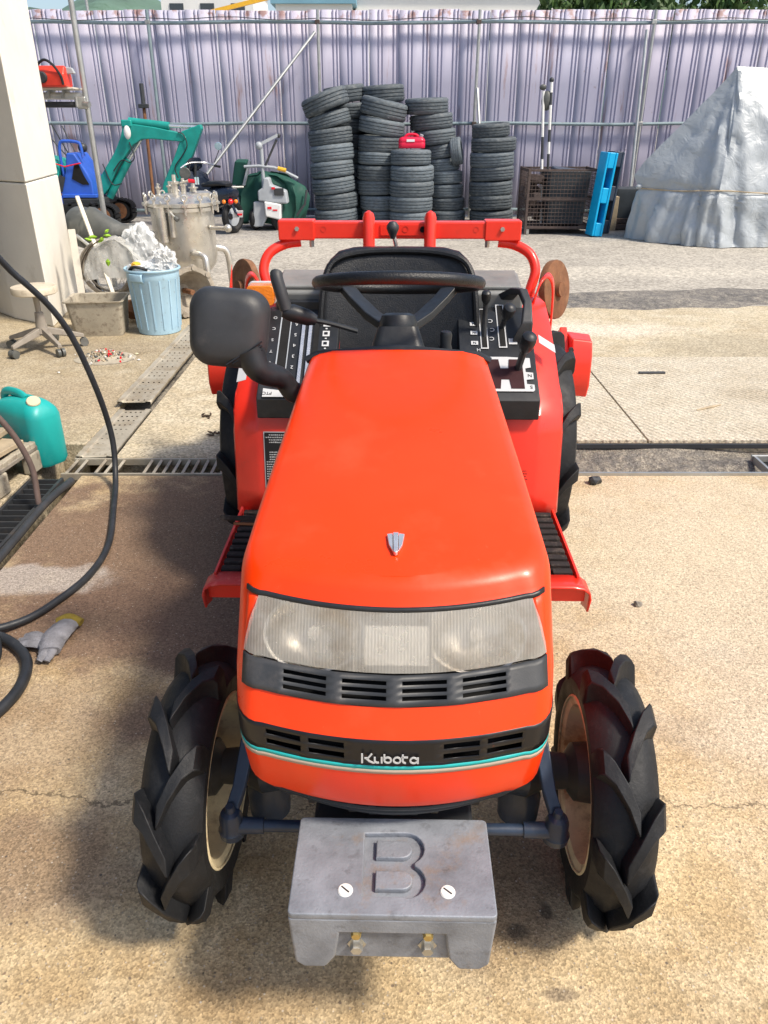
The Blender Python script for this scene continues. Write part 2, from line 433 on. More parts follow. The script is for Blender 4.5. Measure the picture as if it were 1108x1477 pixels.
def sheet(name, x0, x1, y0, y1, m, z=0, nx=1, ny=1, fz=None, parent=None):
    rows = [[(x0 + (x1 - x0) * i / nx, y0 + (y1 - y0) * j / ny, z + (fz(x0 + (x1 - x0) * i / nx, y0 + (y1 - y0) * j / ny) if fz else 0)) for i in range(nx + 1)] for j in range(ny + 1)]
    return MB().grid(rows).build(name, m, parent, smooth=60)
g0 = MB()
far = MB()
for (x0, x1, y0, y1) in ((-1200, 1200, 6.9, 2400),):
    far.grid([[(x0, y0, 0), (x1, y0, 0)], [(x0, y1, 0), (x1, y1, 0)]])
ground = tag(far.build('ground', 'far_concrete', smooth=0), kind='structure')
def slab(name, x0, x1, y0, y1, m, t=.42, z=0):
    return tag(MB().box(((x0 + x1) / 2, (y0 + y1) / 2, z - t / 2), (x1 - x0, y1 - y0, t)).build(name, m, smooth=0, bevel=.006), kind='structure')
slab('near_pavement', -1.40, 30, -8, 3.22, 'near_concrete')
slab('yard_edge_pavement', -30, -1.64, -8, 3.60, 'left_concrete')
slab('middle_pavement', -1.315, 30, 3.60, 6.895, 'mid_concrete')
slab('channel_edge_pavement', -1.313, -.622, 3.428, 3.598, 'mid_concrete')
slab('entrance_pavement', -30, -1.515, 3.607, 6.895, 'left_concrete')
mat('shaded_mud', (.03, .026, .022), .6, var=.3, vs=5)  # shade deep in the drain is put into this near-black colour
drain = tag(MB().grid([[(-30, -8, -.41), (30, -8, -.41)], [(-30, 6.95, -.41), (30, 6.95, -.41)]]).build('drain_floor', 'shaded_mud', smooth=0), kind='structure')
# silted part of the cross channel
rr = random.Random(3)
def silt(x, y):
    return .012 * math.sin(x * 3.1 + y * 17) + .010 * math.sin(x * 8.3 - y * 31) - .03 * (1 - abs((y - 3.41) / .19) ** 4)
tag(sheet('channel_silt', -.62, 12, 3.222, 3.598, 'channel_dirt', -.022, 200, 10, silt), kind='structure')
tag(sheet('rail_channel_bed', -1.513, -1.317, 3.425, 6.89, 'channel_dirt', -.028, 6, 60, lambda x, y: .012 * math.sin(y * 9 + x * 30) * math.sin(y * 3.7)), kind='structure')
# wet dirt strip across the yard
def dstrip(x, y):
    return .030 + .010 * math.sin(x * 5.3 + y * 9) + .010 * math.sin(x * 13.1 - y * 21)
rows = []
for j in range(13):
    row = []
    for i in range(141):
        x = .6 + 11.4 * i / 140; v = j / 12
        lo = 6.80 + .07 * math.sin(x * 2.1) + .04 * math.sin(x * 7.3 + 1); hi = 7.62 + .10 * math.sin(x * 1.7 + 2) + .05 * math.sin(x * 6.1)
        y = lo + (hi - lo) * v; e = min(1, 4 * v, 4 * (1 - v))
        row.append((x, y, -.004 + e * dstrip(x, y)))
    rows.append(row)
tag(MB().grid(rows).build('dirt_strip', 'gravel_dirt', smooth=70), kind='structure')
# steel cover plates on the right of the channel
for i, (x0, x1) in enumerate(((.30, 1.335), (1.345, 2.9), (2.91, 4.5))):
    o = MB().box(((x0 + x1) / 2, 4.39, .009), (x1 - x0, 1.55, .018)).build('steel_plate', 'plate_concrete', ground, smooth=0, bevel=.003)
# metal kerb angles along the channel
MB().box((5.7, 3.226, .004), (12.9, .012, .016)).build('edge_angle', 'galv', ground, smooth=0)
MB().box((5.7, 3.590, -.004), (12.9, .016, .022)).build('edge_angle', 'dark_steel', ground, smooth=0)
mat('plank_metal', (.44, .40, .32), .6, metal=.3, var=.2, vs=5, bump=.15, bs=50, dirt=((.30, .24, .16), .8, 4, .48))
# ---- drain grates
def grate(name, x0, x1, y0, y1, along, pitch, label, m='galv', skip=(), lean=0):
    e = empty(name, ((x0 + x1) / 2, (y0 + y1) / 2, 0)); ox, oy = e.location.x, e.location.y
    w, h = x1 - x0, y1 - y0
    for s in (-1, 1):
        if along == 'x': MB().box((0, s * (h / 2 - .008), -.014), (w, .014, .034)).build('side_bar', m, e, smooth=0, bevel=.002)
        else: MB().box((s * (w / 2 - .008), 0, -.014), (.014, h, .034)).build('side_bar', m, e, smooth=0, bevel=.002)
    src = None; k = 0
    L = w if along == 'x' else h
    N = int(L / pitch)
    for i in range(N + 1):
        if i in skip: continue
        t = -L / 2 + .012 + (L - .024) * i / N
        if src is None:
            mb = MB()
            if along == 'x': mb.box((0, 0, -.016), (.012, h - .034, .036), rot=(0, lean, 0))
            else: mb.box((0, 0, -.016), (w - .034, .008, .026))
            src = mb.build('bar', m, e, smooth=0); o = src
        else: o = link_copy(src, parent=e)
        o.location = (t, 0, 0) if along == 'x' else (0, t, 0)
    return tag(e, label, 'drain grate')
grate('drain_grate', -1.50, -.62, 3.228, 3.42, 'x', .046, 'galvanised steel grate over the cross channel left of the tractor', m='plank_metal', skip=(2, 6, 7), lean=.5)
grate('drain_grate', 1.80, 2.9, 3.25, 3.46, 'x', .09, 'short galvanised grate in the silted channel at the right edge')
grate('drain_grate', -1.625, -1.47, 1.2, 3.19, 'y', .052, 'dark steel grate running along the wet drain at the left edge', m='dark_steel')
# perforated steel planks
def plank(name, x0, x1, y0, y1, z, label, tilt=0):
    W, L = x1 - x0, y1 - y0
    e = empty(name, ((x0 + x1) / 2, (y0 + y1) / 2, z)); e.rotation_euler = (tilt, 0, 0)
    prof = [(-W / 2, -.02), (-W / 2, 0), (-W / 2 + .03, 0), (-W / 2 + .034, -.007), (W / 2 - .034, -.007), (W / 2 - .03, 0), (W / 2, 0), (W / 2, -.02)]
    mb = MB(); n = 30
    mb.grid([[(x, -L / 2 + L * k / n, h + .002 * math.sin(k * 2.3 + x * 40)) for x, h in prof] for k in range(n + 1)])
    mb.build('deck', 'plank_metal', e, smooth=25, solid=.003)
    mb = MB(); r = random.Random(5)
    ny = int(L / .065)
    for j in range(ny):
        for i in range(4):
            x = -W / 2 + .048 + (W - .096) * i / 3; y = -L / 2 + .04 + (L - .08) * j / max(1, ny - 1)
            mb.lathe([(.0055, 0), (.0045, -.003), (.0, -.003)], Matrix.Translation((x, y, -.0055)), 8)
    o = mb.build('perforation', 'dark_void', e); o['kind'] = 'stuff'
    return tag(e, label, 'steel plank')
plank('scaffold_plank', -1.525, -1.33, 4.16, 5.95, .045, 'perforated steel scaffold plank lying on the rail channel by the bin', tilt=R(.4))
plank('scaffold_plank', -1.505, -1.325, 3.44, 4.13, .004, 'perforated steel plank sunk flush in the channel beside the grate')
# small litter on the ground
def rock(name, x, y, s, label, m='stone', seed=1, z=0):
    r = random.Random(seed); mb = MB(); bm = bmesh.new(); bmesh.ops.create_icosphere(bm, subdivisions=2, radius=1)
    for v in bm.verts: v.co *= 1 + r.uniform(-.28, .28); v.co.z = max(v.co.z, -.45)
    mb.add([v.co * s for v in bm.verts], [[v.index for v in f.verts] for f in bm.faces], Matrix.Translation((x, y, z + s * .4)) @ Matrix.Diagonal((1, .8, .8, 1))); bm.free()
    return tag(mb.build(name, m, smooth=0), label, 'stone')
rock('stone', .95, 3.13, .030, 'small dark angular stone on the slab right of the rear wheel', 'dark_steel', 4)
rock('stone', .855, 2.15, .014, 'tiny pebble on the slab beyond the right step plate', 'stone', 5)
rock('stone', .86, 4.33, .012, 'tiny black pebble on the steel plate beside the tiller', 'dark_steel', 8, .018)
tag(MB().box((1.72, 4.77, .024), (.17, .025, .012), rot=(0, 0, .02)).build('metal_strip', 'dark_steel', bevel=.003), 'thin black metal strip lying on the ribbed steel plate', 'metal strip')
tag(MB().tube([(1.75, 4.06, .022), (1.84, 4.10, .026), (1.92, 4.15, .022)], [.004, .008, .003], 6).build('wood_sliver', 'wood'), 'pale wood sliver lying on the ribbed steel plate', 'wood sliver')
for (x, y, a, lb) in ((-.86, 3.72, .4, 'dark dry leaf litter on concrete behind the grate'), (-.98, 4.0, 1.2, 'thin black twig on the pavement beside the sunk plank')):
    mb = MB(); r = random.Random(int(x * 100))
    for k in range(7):
        p = Vector((x + r.uniform(-.035, .035), y + r.uniform(-.02, .02), .006)); d = Vector((r.uniform(-.05, .05), r.uniform(-.03, .03), r.uniform(0, .02)))
        mb.tube([p, p + d * .5, p + d], [.004, .006, .001], 5)
    tag(mb.build('dead_leaf' if a < 1 else 'twig', 'bark'), lb, 'litter')

# ================================================================ fence
def fence_mat():
    m = bpy.data.materials.new('fence_sheet'); m.use_nodes = True
    n, l = m.node_tree.nodes, m.node_tree.links; b = n['Principled BSDF']
    tc = n.new('ShaderNodeTexCoord'); oi = n.new('ShaderNodeObjectInfo')
    ge = n.new('ShaderNodeNewGeometry')
    def noise(sc, s, d=6):
        mp = n.new('ShaderNodeMapping'); mp.inputs['Scale'].default_value = sc; l.new(ge.outputs['Position'], mp.inputs[0])
        t = n.new('ShaderNodeTexNoise'); t.inputs['Scale'].default_value = s; t.inputs['Detail'].default_value = d; t.inputs['Roughness'].default_value = .65
        l.new(mp.outputs[0], t.inputs['Vector']); return t.outputs['Fac']
    def mr(src, a, b_, c, d):
        t = n.new('ShaderNodeMapRange'); l.new(src, t.inputs[0])
        for i, v in enumerate((a, b_, c, d)): t.inputs[i + 1].default_value = v
        return t.outputs[0]
    def mix(f, a, b_, bt='MIX'):
        t = n.new('ShaderNodeMix'); t.data_type = 'RGBA'; t.blend_type = bt; l.new(f, t.inputs[0])
        for k, v in ((6, a), (7, b_)):
            if isinstance(v, tuple): t.inputs[k].default_value = (*v, 1)
            else: l.new(v, t.inputs[k])
        return t.outputs[2]
    c = mix(mr(oi.outputs['Random'], 0, 1, 0, 1), (.385, .385, .50), (.43, .425, .53))
    c = mix(mr(noise((1, 1, .25), 1.1), .35, .65, 0, .3), c, (.47, .40, .49))
    c = mix(mr(noise((9, 9, .5), 1.0), .58, .72, 0, .30), c, (.30, .28, .36))
    rust = mr(noise((6, 6, .7), .9, 8), .60, .68, 0, .75)
    c = mix(rust, c, (.24, .11, .075))
    sp = mr(noise((14, 14, 8), 1.6, 5), .66, .72, 0, .6)
    c = mix(sp, c, (.18, .12, .11))
    sepz = n.new('ShaderNodeSeparateXYZ'); l.new(ge.outputs['Position'], sepz.inputs[0])
    mm = n.new('ShaderNodeMath'); mm.operation = 'MULTIPLY'; l.new(mr(sepz.outputs[2], 2.82, 2.97, 0, 1), mm.inputs[0]); l.new(mr(noise((5, 5, 5), 1.2), .50, .60, 0, .8), mm.inputs[1])
    c = mix(mm.outputs[0], c, (.22, .10, .07))
    l.new(c, b.inputs['Base Color']); b.inputs['Roughness'].default_value = .55
    MATS['fence_sheet'] = m
fence_mat()
FY = 14.2
fence = empty('sheet_fence', (0, FY, 0))
tag(fence, 'tall lilac corrugated steel fence with rust streaks across the yard', 'fence')
prof = []
for o_ in (-.24, 0):
    prof += [(o_ + .001, 0), (o_ + .124, 0), (o_ + .132, .019), (o_ + .148, .019), (o_ + .156, 0), (o_ + .184, 0), (o_ + .192, .019), (o_ + .208, .019), (o_ + .216, 0), (o_ + .239, 0)]
src = None; r = random.Random(11)
for i in range(-20, 24):
    if src is None:
        src = MB().grid([[(x, y, z) for x, y in prof] for z in (.03, 1.0, 2.0, 3.03)]).build('panel', 'fence_sheet', fence, smooth=25, solid=.002); o = src
    else: o = link_copy(src, parent=fence)
    o.location = (i * .48, r.uniform(-.006, .006) + (.004 if i % 2 else 0), r.uniform(-.012, .015)); o.rotation_euler = (r.uniform(-.004, .004), r.uniform(-.002, .002), 0)
for z in (2.86, 1.445, .12):
    MB().tube([(-10.2 + k * 1.0, -.085, z + .012 * math.sin(k * 1.7)) for k in range(23)], .027, 10).build('rail', 'fence_pipe', fence)
for x in (-8.4, -6.1, -3.70, -1.05, 1.47, 4.20, 6.9, 9.3):
    MB().cyl((x, -.14, 0), (x + .02, -.14, 3.02), .026, n=10).build('post', 'galv' if x > -2 else 'fence_pipe', fence)
    for z in (2.86, 1.445):
        MB().box((x + .01, -.125, z), (.075, .085, .06)).build('clamp', 'wire_rust' if x in (1.47, -1.05) else 'zinc', fence, bevel=.008)
# diagonal struts
for (a, b_) in (((-1.08, -.20, 2.72), (-3.35, -1.9, .0)), ((1.50, -.2, 1.95), (1.62, -1.2, .0)), ((4.10, -.19, 2.75), (4.02, -.75, .0))):
    MB().cyl(a, b_, .024, n=10).build('brace', 'galv', fence)
# short wires sagging along the top rail
wp = []
for k in range(60):
    wp.append((-9 + k * .32, -.12, 2.905 + .018 * math.sin(k * 1.3) + .01 * math.sin(k * .41)))
MB().tube(wp, .006, 5).build('wire', 'dark_steel', fence)
pipe = MB().cyl((-3.86, 13.75, 0), (-3.90, 14.02, 1.72), .026, n=10).build('rusty_pipe', 'rusty')
MB().cyl((-3.90, 14.02, 1.72), (-3.905, 14.05, 2.02), .034, n=10).build('sleeve', 'dark_steel', pipe); MB().box((-3.89, 13.98, 1.70), (.16, .07, .06)).build('coupler', 'dark_steel', pipe, bevel=.008)
tag(pipe, 'thin rusty brown pipe leaning upright against the fence behind the excavator boom', 'pipe')

# ================================================================ beyond the fence
hl = MB()
rows = []
for j in range(7):
    row = []
    for i in range(121):
        x = -400 + 900 * i / 120; y = 230 + j * 45
        hz = 48 + 4.4 * math.sin(x * .047 + 1) + 3.0 * math.sin(x * .11 + 2) + 1.8 * math.sin(x * .31)
        if x > -60: hz -= min(24, (x + 60) * .25)
        row.append((x, y, hz * min(1, j / 4) - (6 if j == 0 else 0) + (1.2 * math.sin(i * 1.9 + j * 2.2) if j else 0)))
    rows.append(row)
mat('hill_green', (.10, .17, .13), .9, var=.4, vs=.06, dirt=((.05, .10, .06), .7, .12, .5))
tag(hl.grid(rows).build('hills', 'hill_green', smooth=60), kind='structure')
def far_building(x0, x1, y0, d, h, m, roof, label, nwin):
    e = empty('building', ((x0 + x1) / 2, y0 + d / 2, 0)); w = x1 - x0
    MB().box((0, 0, h / 2), (w, d, h)).build('wall', m, e, smooth=0)
    MB().box((0, 0, h + .2), (w + .6, d + .6, .4)).build('roof', roof, e, smooth=0)
    for k in range(nwin):
        x = -w / 2 + w * (k + .5) / nwin
        o = MB().box((x, -d / 2 - .03, h - 2.2), (w / nwin * .45, .1, 1.3)).build('window', 'window_dark', e, smooth=0)
    return tag(e, label, 'building')
far_building(-19.6, -11.5, 80, 10, 12.4, 'bldg_white', 'bldg_white', 'white building behind the fence left of the blue roofed one', 3)
far_building(-7.4, -2.2, 62, 8, 8.7, 'bldg_white', 'bldg_blue', 'building with a blue-grey roof showing above the fence', 2)
far_building(-2.0, 14.0, 64, 10, 9.6, 'bldg_white', 'bldg_white', 'long white building above the fence behind the tyre stacks', 6)
cr = empty('crane', (-8.4, 55, 0))
MB().bar((-3.4, 0, 7.2), (2.4, 0, 8.4), .22, .22).build('boom', 'crane_yellow', cr); MB().cyl((-3.0, 0, 0), (-3.0, 0, 7.4), .18, n=8).build('mast', 'crane_yellow', cr)
tag(cr, 'thin yellow crane boom just above the fence top', 'crane')
def leaf_tree(x, y, h, rad, n, label, seed):
    r = random.Random(seed); e = empty('tree', (x, y, 0))
    mb = MB(); mb.tube([(0, 0, 0), (.1, 0, h * .4), (0, .1, h * .8)], [.28, .2, .06], 8)
    for k in range(6):
        a = r.uniform(0, 2 * PI); z = h * r.uniform(.4, .7)
        mb.tube([(.05, 0, z), (math.cos(a) * rad * .4, math.sin(a) * rad * .4, z + h * .15), (math.cos(a) * rad * .8, math.sin(a) * rad * .8, z + h * .2)], [.1, .06, .02], 6)
    mb.build('trunk', 'bark', e)
    cs = [(Vector((r.uniform(-1, 1) * rad * .7, r.uniform(-1, 1) * rad * .7, h * .72 + r.uniform(-1, 1) * h * .2)), r.uniform(.3, .5) * rad) for k in range(14)]
    mb = MB()
    for k in range(n):
        c, q = r.choice(cs); d = Vector((r.gauss(0, 1), r.gauss(0, 1), r.gauss(0, 1))).normalized() * q * r.uniform(.6, 1.05)
        s = r.uniform(.16, .34); M = Matrix.Translation(c + d) @ Euler((r.uniform(0, 6), r.uniform(0, 6), r.uniform(0, 6))).to_matrix().to_4x4()
        mb.add([(-s, 0, 0), (0, -s * .5, .03), (s, 0, 0), (0, s * .5, .03)], [(0, 1, 2, 3)], M)
    mb.build('crown', 'leaf', e, smooth=0)
    return tag(e, label, 'tree')
leaf_tree(12.6, 46, 8.2, 2.6, 2600, 'leafy green tree top above the fence behind the wire cage', 1)
leaf_tree(16.4, 47, 7.9, 2.8, 2600, 'leafy green tree top above the fence nearest the tarpaulin', 2)
leaf_tree(9.4, 47, 7.6, 2.2, 2000, 'leafy green tree top beside the long white building', 3)
for k, (x, h) in enumerate(((-24.5, 16.5), (-30.5, 16.2))):
    tag(MB().cyl((x, 75, 0), (x, 75, h), .16, .10, 8).build('utility_pole', 'galv'), ['thin grey utility pole above the fence beside the hills', 'thin grey utility pole above the fence near the scaffold tube'][k], 'pole')
# ================================================================ tractor (local: x right, y back from front axle, z up)
TR = empty('tractor', (.020, 1.13, 0), -R(1.15))
tag(TR, 'orange compact tractor with front weight parked in the middle of the yard', 'tractor')
m_, k_, p_ = 8, 7, 14
CI = m_ + k_ + p_
def U(yf, zf, w, sl, bow=.034, r=.05, yr=.62, ry=None, tp=.040):
    half = []
    for i in range(m_ + 1):
        x = (w - r) * i / m_; half.append((x, yf + bow * (x / (w - r)) ** 2))
    for i in range(1, k_ + 1):
        a = (PI / 2) * i / k_
        half.append((w - r + r * math.sin(a), yf + bow + (ry or r * 1.5) * (1 - math.cos(a))))
    y0 = half[-1][1]
    for i in range(1, p_ + 1): half.append((w - tp * (i / p_) ** 1.1, y0 + (yr - y0) * i / p_))
    pts = [(-x, y) for x, y in half[:0:-1]] + half
    return [Vector((x, y, zf + sl * (y - yf))) for x, y in pts]
RG = [U(-.242, .460, .246, .0, .036, .060), U(-.254, .484, .251, 0, .034, .055), U(-.262, .553, .2545, .02), U(-.259, .618, .256, .05), U(-.237, .663, .257, .09),
      U(-.206, .699, .257, .12), U(-.150, .781, .2545, .18), U(-.143, .789, .2525, .19), U(-.136, .802, .2475, .20), U(-.127, .8125, .238, .205), U(-.114, .8185, .222, .21)]
def hoodz(x, y): return .8185 + .21 * (y + .114) + .011 * (1 - min(1, (x / .222) ** 2)) * min(1, (y + .13) / .2)
LAMP_I = m_ + 3
body = MB()
def sk(a, b_, lim): return {(k, i) for k in range(a, b_) for i in range(len(RG[0]) - 1) if CI - lim <= i < CI + lim}
skip = sk(4, 6, LAMP_I) | sk(2, 3, LAMP_I + 5)
body.grid(RG, lambda k, i: (k, i) in skip)
rows = []
last = RG[-1]
for i in range(CI + 1):
    a, b_ = last[CI - i], last[CI + i]
    rows.append([(a.x + (b_.x - a.x) * t / 12, a.y, hoodz(a.x + (b_.x - a.x) * t / 12, a.y) if 0 < t < 12 else a.z) for t in range(13)])
body.grid(rows)
hood = body.build('hood', 'orange_paint', TR, smooth=38)
def lerp(a, b_, t): return a + (b_ - a) * t
def colpt(a, b_, u, t, out=0.0, bulge=0.0):
    """a,b ring numbers; u: ('x',x) or ('i',i)"""
    def ev(rg):
        if u[0] == 'i':
            k = min(int(math.floor(u[1])), len(rg) - 2); return lerp(rg[k], rg[k + 1], u[1] - k)
        x = u[1]
        for i in range(len(rg) - 1):
            if rg[i].x <= x <= rg[i + 1].x and rg[i + 1].x > rg[i].x + 1e-9:
                return lerp(rg[i], rg[i + 1], (x - rg[i].x) / (rg[i + 1].x - rg[i].x))
    p, q = ev(RG[a]), ev(RG[b_])
    P = lerp(p, q, t)
    # outward normal from the row direction and slope
    e = .012
    if u[0] == 'i':
        i = u[1]; ii = int(round(i)); tx = (RG[a][ii + 1] - RG[a][ii - 1]).normalized()
    else: tx = Vector((1, 2 * .034 * u[1] / .207 ** 2, 0)).normalized()
    nn = tx.cross((q - p).normalized()).normalized()
    if nn.y > 0 and abs(nn.x) < .9: nn = -nn
    if u[0] == 'i' and nn.x * (i - CI) < 0: nn = -nn
    return P + nn * (out + bulge * math.sin(PI * t))
def cols(lim, xs):
    w = .2035
    L = [('i', i) for i in range(CI - lim, CI - m_ + 1)]
    Rr = [('i', i) for i in range(CI + m_, CI + lim + 1)]
    return L + [('x', x) for x in sorted(xs) if abs(x) < w] + Rr
def slotted(a, b_, lim, centers, sw, trows, slots, out, m, name, t0=0, t1=1, solid=.004, extra=()):
    xs = set(extra)
    for c in centers: xs |= {c - sw / 2, c + sw / 2}
    xs |= {x / 100 for x in range(-18, 19, 3) if all(abs(x / 100 - c) > sw / 2 + .004 for c in centers)}
    C = cols(lim, xs)
    ts = sorted({t0, t1} | {v for s in slots for v in s})
    rows = [[colpt(a, b_, c, t, out) for c in C] for t in ts]
    def skp(k, i):
        if not any(abs(ts[k] - s[0]) < 1e-6 for s in slots): return False
        if C[i][0] != 'x' or C[i + 1][0] != 'x': return False
        mid = (C[i][1] + C[i + 1][1]) / 2
        return any(abs(mid - c) < sw / 2 for c in centers)
    return MB().grid(rows, skp).build(name, m, TR, smooth=40, solid=solid)
slotted(4, 5, LAMP_I, (-.138, -.046, .046, .138), .068, 0, ((.20, .33), (.44, .57), (.68, .81)), .003, 'grey_plastic', 'vent_panel')
slotted(2, 3, LAMP_I + 5, (-.172, -.104, .104, .172), .056, 0, ((.40, .57), (.69, .86)), .0015, 'decal_black', 'grille_band', t0=.24)
for nm, mt, a, b_ in (('stripe', 'decal_teal', .125, .24), ('stripe', 'decal_tan', 0, .125)):
    C = cols(LAMP_I + 2, [x / 100 for x in range(-18, 19, 3)])
    MB().grid([[colpt(2, 3, c, t, .0015) for c in C] for t in (a, b_)]).build(nm, mt, TR, smooth=40, solid=.003)
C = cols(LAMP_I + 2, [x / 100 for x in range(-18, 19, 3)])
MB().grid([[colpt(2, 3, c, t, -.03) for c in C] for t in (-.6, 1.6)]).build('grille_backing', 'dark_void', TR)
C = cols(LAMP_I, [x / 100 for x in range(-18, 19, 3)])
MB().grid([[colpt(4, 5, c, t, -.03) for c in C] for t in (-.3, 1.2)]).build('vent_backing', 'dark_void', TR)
# logotype on the band
def strokes(mb, lines, w, M, h=.0012):
    for L in lines:
        P = [Vector((x, y, 0)) for x, y in L]
        left, right = [], []
        for i, p in enumerate(P):
            d = (P[min(i + 1, len(P) - 1)] - P[max(i - 1, 0)]).normalized(); nrm = Vector((-d.y, d.x, 0)) * w / 2
            left.append(p + nrm); right.append(p - nrm)
        for z0, z1 in ((0, h),):
            n = len(P)
            vs = [(*v.xy, h) for v in left] + [(*v.xy, h) for v in right] + [(*v.xy, 0) for v in left] + [(*v.xy, 0) for v in right]
            fs = []
            for i in range(n - 1):
                fs += [(i, n + i, n + i + 1, i + 1), (i, i + 1, 2 * n + i + 1, 2 * n + i), (n + i, 3 * n + i, 3 * n + i + 1, n + i + 1)]
            fs += [(0, 2 * n, 3 * n, n), (n - 1, 2 * n - 1, 4 * n - 1, 3 * n - 1)]
            mb.add(vs, fs, M)
def arc(cx, cy, r, a0, a1, n=10): return [(cx + r * math.cos(R(a0 + (a1 - a0) * k / n)), cy + r * math.sin(R(a0 + (a1 - a0) * k / n))) for k in range(n + 1)]
ld = Vector((0, -.003, -.051)).normalized() * -1
LM = basis((-.049, -.2655, .5785), Vector((.92, 0, 0)), ld * .95, Vector((1, 0, 0)).cross(ld))
mb = MB()
strokes(mb, [[(.001, 0), (.001, .019)], [(.005, .010), (.011, .0105), (.017, .019)], [(.008, .0095), (.013, .004), (.019, .001), (.022, .001)],
             [(.022, .0125), (.022, .006)] + arc(.0265, .0055, .0045, 180, 300, 6), [(.0335, .0125), (.0335, 0)],
             [(.038, .018), (.038, .0055)] + arc(.0435, .0065, .0055, 190, 510, 14),
             arc(.059, .0065, .0058, 0, 360, 16), [(.0685, .018), (.0685, .0055)] + arc(.073, .0055, .0045, 180, 280, 6), [(.066, .0125), (.077, .0125)],
             arc(.0865, .0065, .0056, 20, 340, 14), [(.0935, .0125), (.0935, 0)]], .0030, LM)
mb.build('logotype', 'decal_white', TR, smooth=0)
# black strip along hood edge above the lamp, lens, lamp box
def lens_mat():
    m = mat('lens', (.60, .575, .52), .26, var=.08, vs=7, trans=.58, dirt=((.40, .345, .27), .85, 6, .53), dirt2=((.78, .77, .74), .5, 9, .55), ior=1.2, rv=.06)
    n, l = m.node_tree.nodes, m.node_tree.links; b = n['Principled BSDF']
    tc = n.new('ShaderNodeTexCoord'); sp = n.new('ShaderNodeSeparateXYZ'); l.new(tc.outputs['Object'], sp.inputs[0])
    mm = n.new('ShaderNodeMath'); mm.operation = 'MULTIPLY'; mm.inputs[1].default_value = 1250; l.new(sp.outputs[0], mm.inputs[0])
    si = n.new('ShaderNodeMath'); si.operation = 'SINE'; l.new(mm.outputs[0], si.inputs[0])
    bp = n.new('ShaderNodeBump'); bp.inputs['Strength'].default_value = .12; bp.inputs['Distance'].default_value = .002
    l.new(si.outputs[0], bp.inputs['Height']); l.new(bp.outputs[0], b.inputs['Normal'])
lens_mat()
C = cols(LAMP_I, [x / 100 for x in range(-18, 19, 2)])
ts = [.03, .08, .2, .35, .5, .65, .8, .92, .965]
def slant(c, t):
    if c[0] == 'x': return c
    k = c[1] - CI; e = m_ + 3 - 2.1 * t
    return ('i', CI + math.copysign(min(abs(k), max(m_, m_ + (abs(k) - m_) * (e - m_) / 3)), k))
hl = MB().grid([[colpt(5, 6, slant(c, t), t, .002, .005) for c in C] for t in ts]).build('headlamp', 'lens', TR, smooth=60)
for s in (-1, 1):
    MB().grid([[colpt(5, 6, ('i', CI + s * (lerp(m_ + 3 - 2.1 * t, m_ + 3, q / 3) + .04 * q / 3)), t, .001) for q in range(4)] for t in (-.01, .2, .4, .6, .8, 1.0)]).build('lamp_corner', 'orange_paint', TR, smooth=60, solid=.003)
MB().grid([[colpt(5, 6, c, t, .003) for c in C] for t in (.955, 1.04)]).build('lamp_gasket', 'black_plastic', TR, smooth=50, solid=.004)
lb = MB().grid([[colpt(5, 6, c, t, -.058 + (.05 if t in (-.1, 1.08) else 0)) for c in C] for t in (-.1, .05, .35, .65, .92, 1.08)]).build('lamp_housing', 'lamp_box', hl, smooth=50)
def face(x, t, off): return colpt(5, 6, ('x', x), t, off)
nn = (face(0, .5, 1) - face(0, .5, 0)).normalized(); uu = nn.cross(Vector((1, 0, 0))).normalized()
for s in (-1, 1):
    c = face(s * .135, .52, -.046); MM = basis(c, (1, 0, 0), -uu, nn)
    mb = MB(); mb.lathe([(.0, 0), (.018, .001), (.035, .007), (.048, .017), (.056, .030), (.060, .031)], MM @ Matrix.Diagonal((1.34, 1.02, 1, 1)), 28)
    mb.build('reflector', 'reflector', hl)
    MB().lathe([(0, .034), (.010, .031), (.012, .024), (.010, .004)], MM, 14).build('bulb', 'lamp_white', hl)
MB().add([face(-.046, .14, .0035), face(.052, .14, .0035), face(.052, .74, .0045), face(-.046, .74, .0045)], [(0, 1, 2, 3)]).build('centre_plate', 'lamp_white', hl, smooth=0, solid=.008)
for s in (-1, 1):
    MB().add([face(s * .060, .03, -.003), face(s * .060, .95, -.003), face(s * .060, .95, -.055), face(s * .060, .03, -.055)], [(0, 1, 2, 3)]).build('divider', 'lamp_box', hl, smooth=0, solid=.004)
# chin grille of dark slats
ch = None
for j, (yf, z, w) in enumerate(((-.234, .449, .240), (-.226, .433, .232), (-.214, .417, .220))):
    rg = U(yf, z, w, 0, .036, .07, yr=.05)
    P = rg[p_ - 4:len(rg) - p_ + 4]
    o = MB().tube(P, .0065, 8, flat=.8).build('chin_slat', 'black_plastic', TR)
for x in (-.14, -.07, -.035, .035, .07, .14):
    yy = .036 * (x / .17) ** 2
    MB().bar((x, -.236 + yy, .458), (x, -.208 + yy, .408), .012, .010).build('chin_rib', 'black_plastic', TR)
MB().box((0, .0, .44), (.34, .26, .05)).build('front_frame', 'dark_void', TR, bevel=.01)
# emblem
ez = Vector((0, 1, .215)).normalized(); en = Vector((1, 0, 0)).cross(ez)
EM = basis((0, -.048, hoodz(0, -.048) + .001), (1, 0, 0), ez, en)
for k, out in enumerate(([(-.0145, .022), (-.005, .024), (-.0045, -.020), (-.011, -.004)], [(-.0045, .024), (.0045, .024), (.0035, -.023), (0, -.026), (-.0035, -.023)], [(.005, .024), (.0145, .022), (.011, -.004), (.0045, -.020)])):
    MB().prism(out[::-1], 0, .006 + (.002 if k == 1 else 0), EM).build('emblem', 'bright_steel', TR, smooth=0, bevel=.001)
